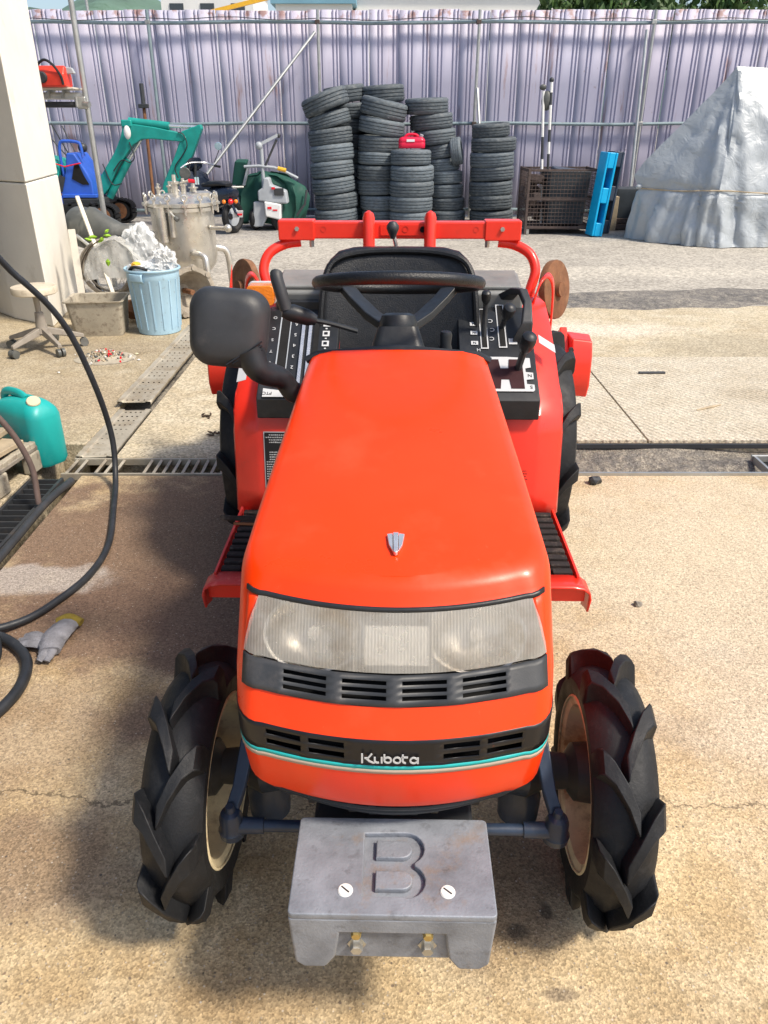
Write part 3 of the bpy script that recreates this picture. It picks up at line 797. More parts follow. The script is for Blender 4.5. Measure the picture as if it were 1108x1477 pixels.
# seam down the nose between hood and side panels is a dark gasket at the hood rear
MB().tube([(-.215, .622, .955), (-.19, .624, .968), (0, .624, .984), (.19, .624, .968), (.215, .622, .955)], .009, 8).build('rear_gasket', 'black_plastic', TR)
MB().loft([[(-.21, y, .50), (-.21, y, z), (.21, y, z), (.21, y, .50)] for y, z in ((.60, .945), (.72, .945), (.80, .88), (.82, .55))]).build('dash_panel', 'black_plastic', TR, bevel=.015)

# ---- front weight
W = MB()
WX, WY0, WY1, WT = .158, -.388, -.208, .392
out = [(-.158, 0), (-.152, -.105), (-.138, -.118), (-.104, -.118), (-.088, -.092), (-.080, -.034), (.080, -.034), (.088, -.092), (.104, -.118), (.138, -.118), (.152, -.105), (.158, 0)]
weight = empty('front_weight', (0, 0, WT)); weight.parent = TR
bm_ = basis((0, WY1, -.0081), (1, 0, 0), (0, 0, 1), (0, -1, 0))
MB().prism(out, 0, WY1 - WY0, bm_).build('body', 'cast_iron', weight, smooth=40, bevel=.005, seg=3)
def curve_slab(name, polys, ext, bev, m, parent, M):
    cu = bpy.data.curves.new(name, 'CURVE'); cu.dimensions = '2D'; cu.fill_mode = 'BOTH'; cu.extrude = ext; cu.bevel_depth = bev; cu.bevel_resolution = 2; cu.offset = -bev
    for P in polys:
        s = cu.splines.new('POLY'); s.points.add(len(P) - 1); s.use_cyclic_u = True
        for q, (x, y) in zip(s.points, P): q.co = (x, y, 0, 1)
    t = bpy.data.objects.new('tmp', cu); COL.objects.link(t)
    me = bpy.data.meshes.new_from_object(t.evaluated_get(bpy.context.evaluated_depsgraph_get()))
    bpy.data.objects.remove(t); bpy.data.curves.remove(cu)
    me.transform(M); me.materials.clear(); me.materials.append(MATS[m]); me.name = name
    for p in me.polygons: p.use_smooth = True
    me.set_sharp_from_angle(angle=R(40))
    o = bpy.data.objects.new(name, me); COL.objects.link(o); o.parent = parent
    return o
bx0 = -.050; by0, by1 = -.058, .058
Bout = [(bx0, by0), (.018, by0)] + arc(.018, -.030, .030, -90, 60, 8) + [(.031, 0)] + arc(.018, .030, .030, -60, 90, 8) + [(bx0, by1)]
MT = Matrix.Translation((0, (WY0 + WY1) / 2 + .004, -.004))
tr = rrect(.316, .180, .008)
curve_slab('top_plate', [tr, [(x + .003, y) for x, y in Bout]], .004, .0022, 'cast_iron', weight, MT @ Matrix.Translation((0, -.004, 0)))
for cy in (-.0285, .0285):
    isl = [(-.030, cy - .0165), (.012, cy - .0165)] + arc(.012, cy, .0165, -80, 80, 8) + [(.012, cy + .0165), (-.030, cy + .0165)]
    curve_slab('letter_island', [[(x + .003, y) for x, y in isl]], .0036, .002, 'cast_iron', weight, MT @ Matrix.Translation((0, -.004, 0)))
for s in (-1, 1):
    c = (s * .079 + .006, -.347, 0)
    o = MB().lathe([(0, .005), (.010, .005), (.012, .003), (.012, -.002)], Matrix.Translation(c), 20).build('plug', 'white_plastic', weight)
    MB().box((c[0], c[1], .0048), (.016, .0025, .0012), rot=(0, 0, -.7)).build('slot', 'grey_plastic', o)
MB().box((0, WY0 + .040, -.070), (.184, .06, .088)).build('recess_plate', 'cast_iron', weight, bevel=.004)
for s in (-1, 1):
    for z, r_, m in ((-.046, .008, 'yellow_zinc'), (-.080, .010, 'zinc')):
        o = MB().lathe([(0, .016), (r_ * .9, .016), (r_, .013), (r_, .004), (r_ * 1.5, .004), (r_ * 1.5, 0)], basis((s * .055, WY0 + .013, z), (1, 0, 0), (0, 0, 1), (0, -1, 0)), 6).build('bolt', m, weight, smooth=20)
MB().box((0, -.13, .33), (.28, .12, .06)).build('weight_bracket', 'dark_steel', TR, bevel=.008)

# ---- ag tyres
def ag_tyre(name, Ro, Wd, rim, nl, lh, dl, lw, m, parent, seed=0):
    rc = Ro - lh; mb = MB(); h = Wd / 2
    A = Matrix(((0, 0, 1, 0), (1, 0, 0, 0), (0, 1, 0, 0), (0, 0, 0, 1)))
    pf = [(rim, -h * .74), (rim + .010, -h * .86), (rim + (rc - rim) * .35, -h * 1.0), (rim + (rc - rim) * .62, -h * 1.0), (rc - .022, -h * .90), (rc - .008, -h * .66), (rc, -h * .3)]
    pf = pf + [(rc + .001, 0)] + [(r_, -x) for r_, x in pf[::-1]]
    mb.lathe(pf + [(rim - .004, h * .70), (rim - .004, -h * .70)], A, 72, closed=True)
    def P(x, r_, a): return Vector((x, -r_ * math.cos(a), r_ * math.sin(a)))
    for s in (-1, 1):
        for k in range(nl):
            a = 2 * PI * k / nl + (PI / nl if s > 0 else 0)
            rings = []
            for t, top, base, ww in ((-.06, rc + .004, rc - .01, .7), (0.02, Ro - .003, rc - .012, 1.0), (.3, Ro, rc - .012, .95), (.62, Ro - .003, rc - .014, .95), (.88, Ro - .008, rc - .024, 1.08), (1.0, Ro - .020, rc - .040, 1.12), (1.04, rc - .030, rc - .060, 1.05)):
                x = s * (-.010 + t * (h * .97 + .010)); aa = a + dl * (1 - (1 - min(max(t, 0), 1)) ** 1.7)
                q = lw * ww / Ro / 2
                xi = x if t < 1.02 else x - s * .012
                rings.append([P(xi, base, aa - q * 1.12), P(x, top, aa - q * .90), P(x, top, aa + q * .90), P(xi, base, aa + q * 1.12)])
            mb.loft(rings)
    return mb.build(name, m, parent, smooth=38, bevel=.006, seg=3)
def wheel_front(s):
    t = ag_tyre('front_tyre', .267, .114, .158, 9, .033, .42, .050, 'rubber', TR)
    t.location = (s * .400 + .014, 0, .267); t.rotation_euler = (R(10 * s), 0, R(-2.0))
    A = basis((0, 0, 0), (0, 1, 0), (0, 0, 1), (s, 0, 0))
    MB().lathe([(.168, -.054), (.173, -.050), (.167, -.045), (.155, -.041), (.148, -.008), (.138, .024), (.118, .032), (.105, .034), (.085, .038), (.0, .040)], A, 48).build('rim', 'rim_cream', t, solid=.004)
    MB().lathe([(.170, .054), (.164, .047), (.150, .043), (.140, .030), (.118, .026)], A, 48).build('rim_flange', 'rim_cream', t, solid=.004)
    return t
for s in (-1, 1): wheel_front(s)
for s in (-1, 1):
    t = ag_tyre('rear_tyre', .400, .205, .215, 11, .040, .42, .046, 'rubber', TR)
    t.location = (s * .495, 1.54, .40); t.rotation_euler = (R(15 if s < 0 else 4), 0, 0)
    A = basis((0, 0, 0), (0, 1, 0), (0, 0, 1), (s, 0, 0))
    MB().lathe([(.225, -.085), (.205, -.075), (.195, -.02), (.14, .02), (.0, .03)], A, 40).build('rim', 'rim_cream', t, solid=.005)
# ---- front axle and steering
MB().tube([(-.27, .05, .25), (-.16, .04, .265), (.16, .04, .265), (.27, .05, .25)], [.055, .040, .040, .055], 16).build('axle_beam', 'navy_iron', TR)
for s in (-1, 1):
    o = MB().lathe([(0, .435), (.030, .432), (.046, .42), (.050, .40), (.050, .33), (.058, .325), (.058, .30), (.050, .295), (.055, .20), (.065, .18), (.062, .12), (.03, .10), (0, .10)], Matrix.Translation((s * .268, .055, 0)) @ Matrix.Diagonal((.70, .70, 1, 1)), 22).build('kingpin_housing', 'navy_iron', TR)
    for a in range(4):
        MB().cyl((s * .268 + .036 * math.cos(a * 1.57 + .5), .055 + .036 * math.sin(a * 1.57 + .5), .325), (s * .268 + .036 * math.cos(a * 1.57 + .5), .055 + .036 * math.sin(a * 1.57 + .5), .345), .010, n=6).build('bolt', 'navy_iron', o)
    MB().lathe([(0, 0), (.052, 0), (.056, .02), (.040, .05), (.036, .10), (.058, .115), (.062, .15), (0, .15)], basis((s * .255, .055, .245), (0, 1, 0), (0, 0, 1), (s, -.08, .04)), 24).build('gear_case', 'dark_steel', TR)
    MB().loft([[(s * (x - w), y, z), (s * (x + w), y, z), (s * (x + w), y + .006, z + .018), (s * (x - w), y + .006, z + .018)] for x, y, z, w in ((.272, .04, .42, .016), (.277, -.02, .40, .0145), (.295, -.085, .310, .0125), (.305, -.112, .286, .012))]).build('steering_arm', 'navy_iron', TR, bevel=.005)
    MB().lathe([(0, .312), (.008, .312), (.010, .300), (.018, .296), (.022, .285), (.022, .262), (.026, .255), (.024, .240), (0, .238)], Matrix.Translation((s * .307, -.115, 0)), 18).build('ball_joint', 'navy_iron', TR)
    MB().cyl((s * .312, -.115, .262), (s * .245, -.115, .262), .017, .015, 14).build('rod_end', 'navy_iron', TR)
MB().cyl((-.265, -.115, .262), (.265, -.115, .262), .0115, n=14).build('tie_rod', 'navy_iron', TR)
MB().tube(spline([(.262, -.05, .58), (.275, -.055, .50), (.288, -.03, .42), (.292, -.01, .36)], 5), .005, 8).build('vent_hose', 'cap_cream', TR)
MB().box((0, .35, .42), (.22, .75, .20)).build('engine_block', 'dark_void', TR, bevel=.02)
MB().box((0, 1.15, .38), (.26, .95, .26)).build('gearbox', 'dark_steel', TR, bevel=.03)
MB().cyl((-.5, 1.54, .40), (.5, 1.54, .40), .07, n=20).build('rear_axle', 'dark_steel', TR)

# ---- steps
for s in (-1, 1):
    st = MB().box((s * .345, .835, .335), (.29, .40, .012)).build('step_plate', 'red_paint', TR, bevel=.004)
    MB().box((s * .4925, .835, .345), (.008, .40, .034)).build('step_edge', 'faded_red' if s < 0 else 'red_paint', st, bevel=.002)
    mb = MB().box((s * .345, .835, .346), (.27, .385, .010))
    for i in range(4):
        for j in range(10):
            mb.box((s * (.235 + .073 * i), .665 + .0375 * j, .355), (.055, .024, .014), rot=(0, 0, .03 * math.sin(i * 3 + j)))
    mb.build('rubber_mat', 'rubber_mat', st, bevel=.003, seg=1)
    br = MB()
    rings = []
    for x, z in ((.20, .352), (.46, .352), (.495, .348), (.515, .335), (.522, .315), (.518, .285)):
        pass
    pth = [(.20, .356), (.47, .356), (.500, .351), (.517, .338), (.522, .318), (.517, .280)]
    br.grid([[(s * x, y, z - (.018 if y > .64 and z < .30 else 0)) for x, z in pth] for y in (.585, .60, .65)])
    br.build('step_bracket', 'faded_red' if s < 0 else 'red_paint', TR, smooth=50, solid=.005)
    MB().box((s * .36, .615, .318), (.30, .010, .045)).build('bracket_web', 'red_paint', TR, bevel=.003)
# clutch pedal on the left
MB().tube(spline([(-.345, .52, .20), (-.335, .56, .22), (-.345, .66, .33), (-.355, .72, .47)], 6), .013, 10).build('pedal_arm', 'black_plastic', TR)
MB().box((-.40, .735, .475), (.17, .05, .014), rot=(R(-28), R(-4), R(-10))).build('pedal', 'rubber_mat', TR, bevel=.003)
MB().box((-.385, .712, .470), (.13, .012, .008), rot=(R(-28), R(-4), R(-10))).build('pedal_wear', 'rusty', TR, bevel=.002)

# ---- rear fenders
FP = [(1.015, .345), (1.03, .42), (1.06, .60), (1.075, .66), (1.12, .70), (1.28, .80), (1.44, .885), (1.56, .925), (1.70, .92), (1.84, .86), (1.93, .76)]
for s in (-1, 1):
    rows = []
    for x, dz, dy in ((.19, 0, 0), (.36, 0, 0), (.425, 0, .0), (.44, -.002, .004), (.495, -.022, .026), (.508, -.03, .034), (.515, -.05, .05)):
        rows.append([(s * x, y + dy * (1 if k < 4 else .4), z + dz * (1 if k >= 3 else .15)) for k, (y, z) in enumerate(FP)])
    fd = MB().grid(rows).build('fender', 'red_paint', TR, smooth=30, solid=.008)
    MB().grid([[(s * .512, y + .05 * (1 if k < 4 else .4), z - .05 * (1 if k >= 3 else .15)) for k, (y, z) in enumerate(FP[2:])], [(s * .505, max(1.22, min(y + .1, 1.82)), max(.42, z - .20)) for y, z in FP[2:]]]).build('fender_skirt', 'red_paint', TR, smooth=30, solid=.006)
SA = math.atan2(.21, .37); cs, sn = math.cos(SA), math.sin(SA)
def CP(x, v, o=0): return Vector((x, 1.045 + v * cs - o * sn, .722 + v * sn + o * cs))
def CM(x, v, o=0): return basis(CP(x, v, o), (-1, 0, 0), (0, -cs, -sn), (0, -sn, cs))
for s in (-1, 1):
    co = MB().loft([[(s * x, 1.045, .655), (s * x, 1.045, .715), (s * x, 1.05, .722), CP(s * x, .37), CP(s * x, .44) - Vector((0, 0, .03)), (s * x, 1.50, .80), (s * x, 1.12, .66)] for x in (.19, .20, .414, .424)]).build('console', 'black_plastic', TR, bevel=.004)
    MB().box((s * .31, 1.52, .935), (.20, .19, .085), rot=(R(11), 0, 0)).build('rear_box', 'dusty_plastic', TR, bevel=.012, seg=3)
    lid = MB().box((s * .31, 1.507, .983), (.175, .15, .014), rot=(R(11), 0, 0)).build('box_lid', 'dusty_plastic', TR, bevel=.006)
    if s < 0: MB().box((s * .31, 1.40, .918), (.17, .03, .035)).build('box_latch', 'black_plastic', TR, bevel=.005)
    else: MB().box((.24, 1.423, .945), (.022, .006, .028)).build('keyhole', 'dark_void', TR)
# right console: H gate, lever slots and levers
def flat(pts, o, m, name, h=.0012):
    return MB().prism(pts, 0, h, CM(0, 0, o)).build(name, m, TR, smooth=0)
def loc(x, v): return (-x, -v)     # console plane coordinates
def rect(x0, x1, v0, v1): return [loc(x0, v0), loc(x1, v0), loc(x1, v1), loc(x0, v1)]
flat([loc(*q) for q in ((.245, .028), (.405, .028), (.410, .034), (.410, .055), (.388, .058), (.388, .075), (.410, .078), (.410, .104), (.388, .107), (.388, .122), (.405, .126), (.405, .165), (.335, .170), (.250, .170), (.242, .165), (.242, .140), (.262, .136), (.262, .122), (.242, .118), (.242, .092), (.262, .088), (.262, .064), (.242, .060), (.240, .034))], .0012, 'decal_white', 'gate_plate')
flat([loc(*q) for q in ((.270, .038), (.308, .038), (.312, .075), (.336, .075), (.340, .038), (.380, .038), (.380, .158), (.340, .158), (.336, .120), (.312, .120), (.308, .158), (.270, .158))], .003, 'gate_dark', 'gate_opening') if mat('gate_dark', (.03, .004, .006), .8, var=.3) else None
for x, v, t in ((.254, .045, 'R'), (.252, .105, 'N'), (.252, .152, 'L'), (.400, .045, 'S'), (.399, .092, 'N'), (.250, .20, 'H')):
    text_mesh('gate_letter', t, .018, 'decal_black' if v < .19 else 'decal_white', TR, CM(x, v, .0028))
def lever(p0, p1, p2, r_, kr, m='black_plastic', sc=(1, 1, 1.3)):
    o = MB().tube(spline([p0, p1, p2], 5), r_, 8).build('lever', 'dark_steel', TR)
    d = (Vector(p2) - Vector(p1)).normalized()
    M = Matrix.Translation(Vector(p2)) @ d.to_track_quat('Z', 'Y').to_matrix().to_4x4()
    MB().lathe([(0, kr * 1.5), (kr * .55, kr * 1.42), (kr * .9, kr * 1.1), (kr, kr * .5), (kr * .92, -kr * .5), (kr * .6, -kr * 1.3), (kr * .45, -kr * 1.5), (0, -kr * 1.5)], M, 18).build('knob', m, o)
    return o
lever(CP(.366, .12), CP(.372, .125, .05), CP(.380, .125, .105), .011, .024)
for x0, x1, v0, v1 in ((.262, .278, .21, .38), (.318, .336, .215, .40)):
    o = flat(rect(x0 - .004, x1 + .004, v0 - .005, v1 + .005), .0012, 'decal_white', 'slot_plate'); flat(rect(x0, x1, v0, v1), .003, 'dark_void', 'slot_opening')
lever(CP(.270, .26), CP(.270, .30, .06), CP(.268, .31, .115), .008, .015)
lever(CP(.327, .30), CP(.334, .30, .035), CP(.340, .295, .07), .009, .020)
for v in (.23, .275, .315, .355):
    flat(rect(.228, .250, v - .008, v + .008), .0014, 'decal_white', 'print_mark'); text_mesh('dial_mark', 'N' if v < .3 else 'H', .014, 'decal_black', TR, CM(.239, v, .0032))
for x, v in ((.294, .25), (.298, .29), (.294, .33)): text_mesh('dial_mark', 'C', .022, 'decal_white', TR, CM(x, v, .0018))
flat(rect(.346, .372, .225, .25), .0014, 'decal_white', 'print_mark')
MB().loft([[CP(x, v, o) + Vector((dx, 0, 0)) for dx in (-w, w)] + [CP(x, v, o - t) + Vector((dx, 0, 0)) for dx in (w, -w)] for x, v, o, w, t in ((.385, .235, .02, .030, .04), (.398, .26, .062, .018, .03), (.402, .33, .085, .013, .025), (.392, .385, .085, .014, .025), (.372, .42, .06, .016, .03), (.345, .445, .01, .026, .04))]).build('hand_grip', 'grey_plastic', TR, bevel=.006)
# left console: dial slots, numbers, white marks
for x0, x1 in ((-.372, -.348), (-.268, -.252)):
    flat(rect(x0, x1, .05, .34), .003, 'dark_void', 'slot_opening')
for x0, x1 in ((-.380, -.372), (-.348, -.341)): flat(rect(x0 + .002, x1 - .002, .04, .35), .0012, 'machine_grey', 'slot_edge')
for x0, x1 in ((-.306, -.296), (-.284, -.274)): flat(rect(x0, x1, .04, .345), .004, 'bright_steel', 'slot_edge', .006)
for k in range(6):
    text_mesh('dial_number', str(k + 1), .019, 'decal_white', TR, CM(-.326, .075 + k * .047, .002))
    text_mesh('dial_mark', 'CUTS O'[k] if 'CUTS O'[k] != ' ' else 'C', .016, 'decal_white', TR, CM(-.397, .09 + k * .05, .002))
for k in range(6):
    o = flat(rect(-.240, -.218, .08 + k * .044, .104 + k * .044), .0014, 'decal_white', 'print_mark'); flat(rect(-.235, -.224, .087 + k * .044, .097 + k * .044), .0032, 'decal_black', 'print_mark')
    flat(rect(-.232, -.226, .112 + k * .044, .117 + k * .044), .0014, 'decal_white', 'print_mark')
flat([loc(*q) for q in ((-.405, .0), (-.31, .0), (-.33, .022), (-.405, .034))], .0014, 'decal_white', 'print_mark')
text_mesh('dial_mark', 'PTO', .016, 'decal_black', TR, CM(-.392, .014, .003))
# upright decals on the fender fronts
def FPt(x, h, o=0):   # point on fender front, h from bottom
    d = Vector((0, .03, .18)).normalized(); nrm = Vector((0, -d.z, d.y))
    return Vector((x, 1.03, .42)) + d * h + nrm * o, d, nrm
def fquad(x0, x1, h0, h1, o, m, name):
    return MB().add([FPt(x0, h0, o)[0], FPt(x1, h0, o)[0], FPt(x1, h1, o)[0], FPt(x0, h1, o)[0]], [(0, 1, 2, 3)]).build(name, m, TR, smooth=0)
fquad(-.412, -.248, -.042, .190, .0025, 'decal_white', 'sticker'); fquad(-.409, -.250, -.040, .187, .0035, 'decal_black', 'sticker')
def print_rows(x0, x1, h0, h1, n, m, name, seed, hh=.0042):
    r = random.Random(seed); mb = MB()
    for j in range(n):
        h = h1 - (h1 - h0) * (j + .5) / n
        if r.random() < .14: continue
        x = x0 + r.choice((0, 0, .01)); end = x1 - r.uniform(0, .5) * (x1 - x0) * (r.random() < .35)
        while x < end:
            w = r.uniform(.003, .0065)
            mb.add([FPt(x, h, .0045)[0], FPt(x + w, h, .0045)[0], FPt(x + w, h + hh * r.uniform(.6, 1), .0045)[0], FPt(x, h + hh * r.uniform(.6, 1), .0045)[0]], [(0, 1, 2, 3)]); x += w + .0016
    mb.build(name, m, TR, smooth=0)['kind'] = 'stuff'
print_rows(-.405, -.255, -.034, .182, 28, 'decal_white', 'sticker_print', 3)
print_rows(.335, .40, -.030, .075, 12, 'decal_black', 'fender_print', 5, .003)
fquad(.388, .408, -.034, -.018, .004, 'decal_black', 'sticker')
# ---- steering wheel
TL = R(14); SC = Vector((0, .745, 1.108))
sm = basis(SC, (1, 0, 0), (0, math.cos(TL), -math.sin(TL)), (0, math.sin(TL), math.cos(TL)))
mb = MB().tube([sm @ Vector((.193 * math.cos(2 * PI * k / 56), .193 * math.sin(2 * PI * k / 56), 0)) for k in range(56)], .0145, 12, closed=True)
sw = mb.build('steering_wheel', 'vinyl', TR)
for a in (R(45), R(135)):
    p = [Vector((math.cos(a) * q, math.sin(a) * q, z)) for q, z in ((.03, -.112), (.09, -.085), (.150, -.045), (.190, -.012))]
    side = Vector((-math.sin(a), math.cos(a), 0))
    MB().loft([[sm @ (c + side * w), sm @ (c + side * w + Vector((0, 0, .022))), sm @ (c - side * w + Vector((0, 0, .022))), sm @ (c - side * w)] for c, w in zip(p, (.030, .027, .025, .026))]).build('spoke', 'black_plastic', sw, bevel=.004)
MB().lathe([(0, -.068), (.030, -.068), (.040, -.074), (.046, -.09), (.046, -.115), (.040, -.125), (.036, -.20), (0, -.20)], sm, 28).build('hub', 'black_plastic', sw)
MB().loft([[sm @ Vector((x * w, y * w, z)) for x, y in rrect(.16, .16, .03)] for z, w in ((-.10, .6), (-.16, .85), (-.30, 1.2))]).build('column_cover', 'black_plastic', TR, smooth=40)
MB().lathe([(0, .02), (.012, .02), (.015, .012), (.013, -.01), (.018, -.03)], Matrix.Translation((.115, .70, .985)), 16).build('key_knob', 'black_plastic', TR)
# stalk lever on the left
o = MB().tube(spline([(-.10, .72, 1.00), (-.16, .70, 1.022), (-.215, .68, 1.038)], 5), .006, 8).build('stalk', 'black_plastic', TR)
MB().tube([(-.195, .685, 1.034), (-.212, .682, 1.040), (-.25, .672, 1.054), (-.272, .668, 1.058)], [.012, .019, .021, .013], 12).build('stalk_boot', 'black_plastic', o)
MB().tube(spline([(-.262, .668, 1.062), (-.272, .672, 1.098), (-.282, .68, 1.132), (-.283, .69, 1.142)], 4), [.015] * 12 + [.009], 12).build('stalk_knob', 'grey_plastic', o)
# ---- seat
def seat_ring(y, z, w, h, r_, tilt): pass
rows = []
seat = None
rings = []
for (z, w, y, t) in ((.70, .250, 1.36, .05), (.76, .258, 1.375, .055), (.86, .258, 1.40, .05), (.95, .252, 1.425, .045), (1.02, .240, 1.445, .042), (1.06, .222, 1.455, .040), (1.083, .195, 1.460, .034), (1.093, .150, 1.462, .018)):
    ring = []
    for k in range(28):
        a = 2 * PI * k / 28; c, s_ = math.cos(a), math.sin(a)
        x = w * (abs(c) ** .45) * (1 if c > 0 else -1); yy = y + t * (abs(s_) ** .6) * (1 if s_ > 0 else -1) - .035 * (abs(x) / .22) ** 3
        ring.append((x, yy, z))
    rings.append(ring)
seat = MB().loft(rings).build('seat_back', 'vinyl', TR, smooth=60)
pp = [Vector((x, y - .044 - .035 * (abs(x) / .22) ** 3, z)) for x, y, z in ((-.254, 1.40, .80), (-.246, 1.425, .93), (-.232, 1.445, 1.02), (-.20, 1.455, 1.066), (-.12, 1.462, 1.084), (0, 1.465, 1.088), (.12, 1.462, 1.084), (.20, 1.455, 1.066), (.232, 1.445, 1.02), (.246, 1.425, .93), (.254, 1.40, .80))]
MB().tube(spline(pp, 4), .010, 8).build('piping', 'vinyl', seat)
MB().loft([[(x * w, 1.20 + y * w, z) for x, y in rrect(.44, .40, .09, 6)] for z, w in ((.64, .9), (.67, 1), (.715, 1), (.735, .93), (.74, .7))]).build('seat_cushion', 'vinyl', TR, smooth=50)
MB().box((0, 1.18, .56), (.34, .42, .16)).build('seat_base', 'dark_steel', TR, bevel=.02)
# ---- rear top bar and lift frame
BY, BZ = 1.67, 1.122
MB().box((0, BY, BZ), (.78, .055, .055)).build('top_bar', 'red_paint', TR, bevel=.005)
for s in (-1, 1):
    o = MB().box((s * .355, BY, BZ), (.125, .066, .066)).build('bar_sleeve', 'red_paint', TR, bevel=.005)
    MB().cyl((s * .352, BY - .034, BZ + .006), (s * .352, BY - .040, BZ + .006), .008, n=6).build('bolt', 'zinc', o)
    MB().cyl((s * .305, BY - .010, BZ - .034), (s * .305, BY - .010, BZ - .056), .009, n=6).build('bolt', 'zinc', o)
    MB().lathe([(.009, .0), (.009, -.004), (0, -.004)], basis((s * .262, BY - .0285, BZ + .003), (1, 0, 0), (0, 0, 1), (0, -1, 0)), 14).build('hole', 'dark_void', o)
    MB().tube(spline([(s * .345, BY, BZ - .04), (s * .400, BY - .005, BZ - .048), (s * .452, BY - .03, BZ - .075), (s * .472, BY - .055, BZ - .125), (s * .458, BY - .07, BZ - .185), (s * .452, BY - .075, BZ - .225)], 6), .0175, 12).build('bar_tube', 'red_paint', TR)
    MB().box((s * .452, BY - .08, BZ - .225), (.055, .06, .016)).build('tube_foot', 'red_paint', TR, bevel=.004)
    MB().cyl((s * .435, BY - .1, BZ - .185), (s * .425, BY - .1, BZ - .185), .010, n=6).build('bolt', 'zinc', TR)
    MB().tube([(s * .105, BY - .036, .62), (s * .105, BY - .036, 1.165), (s * .105, BY - .034, 1.178), (s * .105, BY - .03, 1.184)], [.0205, .0205, .016, .006], 16).build('lift_post', 'red_paint', TR)
MB().box((0, BY - .0298, BZ + .002), (.13, .004, .036)).build('bar_plate', 'red_paint', TR, bevel=.001)
for x in (-.0, .06):
    MB().lathe([(.010, .0), (.010, -.004), (0, -.004)], basis((x + .02, BY - .033, BZ + .004), (1, 0, 0), (0, 0, 1), (0, -1, 0)), 14).build('hole', 'dark_void', TR)
lv = MB().tube(spline([(.0, 1.55, .85), (-.004, 1.56, 1.02), (-.012, 1.55, 1.09), (-.022, 1.545, 1.125)], 5), .007, 8).build('lift_lever', 'bright_steel', TR)
MB().lathe([(0, .022), (.012, .019), (.020, .008), (.021, -.002), (.016, -.014), (.010, -.028), (.008, -.034)], Matrix.Translation((-.022, 1.545, 1.142)), 20).build('knob', 'grey_plastic', lv)
# ---- mirror
mc = Vector((-.375, .56, 1.045))
rings = []
mo = basis(mc, Vector((1, 0, -.09)), Vector((.09, .20, 1)).normalized(), Vector((.0, -1, .20)).normalized())
for z, w in ((-.030, .96), (-.018, 1.0), (.006, 1.0), (.026, .95), (.040, .84), (.047, .66), (.050, .35)):
    rings.append([mo @ Vector((x * w * (1 - .45 * (.03 - y) if y < .03 else 1), y * w, z)) for x, y in rrect(.174, .172, .048, 8)])
mir = MB().loft(rings).build('mirror', 'grey_plastic', TR, smooth=60)
MB().loft([[mo @ Vector((x * .9, y * .9, z)) for x, y in rrect(.178, .170, .048, 8)] for z in (-.033, -.0305)]).build('mirror_glass', 'mirror_glass', mir)
arm = MB().tube(spline([mo @ Vector((.050, -.045, .015)), mo @ Vector((.072, -.085, .012)), (-.268, .575, .925), (-.245, .585, .890), (-.205, .60, .875), (-.17, .61, .87)], 6), [.040 - .012 * math.sin(PI * k / 30) for k in range(31)], 14, flat=.85).build('mirror_arm', 'black_plastic', TR, smooth=60)
for k in range(7):
    a = mo @ Vector((.005 + k * .013, -.078 + .004 * k, .044 - .003 * k)); b_ = mo @ Vector((.080, -.020 + k * -.009, .040 - .004 * k))
    MB().tube([a, lerp(a, b_, .5) + Vector((0, -.004, 0)), b_], .0022, 6).build('mirror_rib', 'black_plastic', mir)
# ---- turn lamp, red arcs
o = MB().loft([[(x + .0 - .440, 1.36 + z, y + .962) for x, y in rrect(.085, .062, .012)] for z in (-.03, -.026, .02)]).build('turn_lamp', 'amber', TR, bevel=.003)
MB().loft([[(x - .440, 1.39 + z, y + .962) for x, y in rrect(.090, .067, .012)] for z in (-.012, .012)]).build('lamp_back', 'decal_white', o)
MB().cyl((-.41, 1.385, .962), (-.365, 1.385, .96), .012, n=10).build('lamp_stalk', 'black_plastic', o)
for s in (-1, 1):
    pts = [(s * .455, 1.52, .90), (s * .475, 1.53, .965), (s * .505, 1.56, .985), (s * .535, 1.60, .95), (s * .55, 1.64, .86), (s * .555, 1.66, .72)]
    MB().grid([[Vector(p) for p in spline(pts, 4)], [Vector(p) + Vector((s * .012, .05, .006)) for p in spline(pts, 4)]]).build('lamp_guard', 'red_paint', TR, smooth=50, solid=.006)
MB().tube(spline([(-.545, 1.40, .82), (-.552, 1.41, .93), (-.545, 1.44, 1.04)], 5), [.02, .02, .02, .02, .02, .019, .017, .014, .010, .006, .002], 6, flat=.3).build('fender_blade', 'red_paint', TR)
MB().add([CP(-.43, .20, .002), CP(-.475, .20, -.02), CP(-.475, .33, -.02), CP(-.43, .36, .002)], [(0, 1, 2, 3)]).build('sticker', 'decal_white', TR, smooth=0, solid=.001)
MB().add([CP(-.462, .07, .001), CP(-.492, .07, -.010), CP(-.492, .135, -.010), CP(-.462, .145, .001)], [(0, 1, 2, 3)]).build('sticker', 'decal_white', TR, smooth=0, solid=.001)
MB().add([CP(.44, .23, .004), CP(.49, .20, -.010), CP(.49, .235, -.010), CP(.44, .265, .004)], [(0, 1, 2, 3)]).build('sticker', 'decal_white', TR, smooth=0, solid=.001)
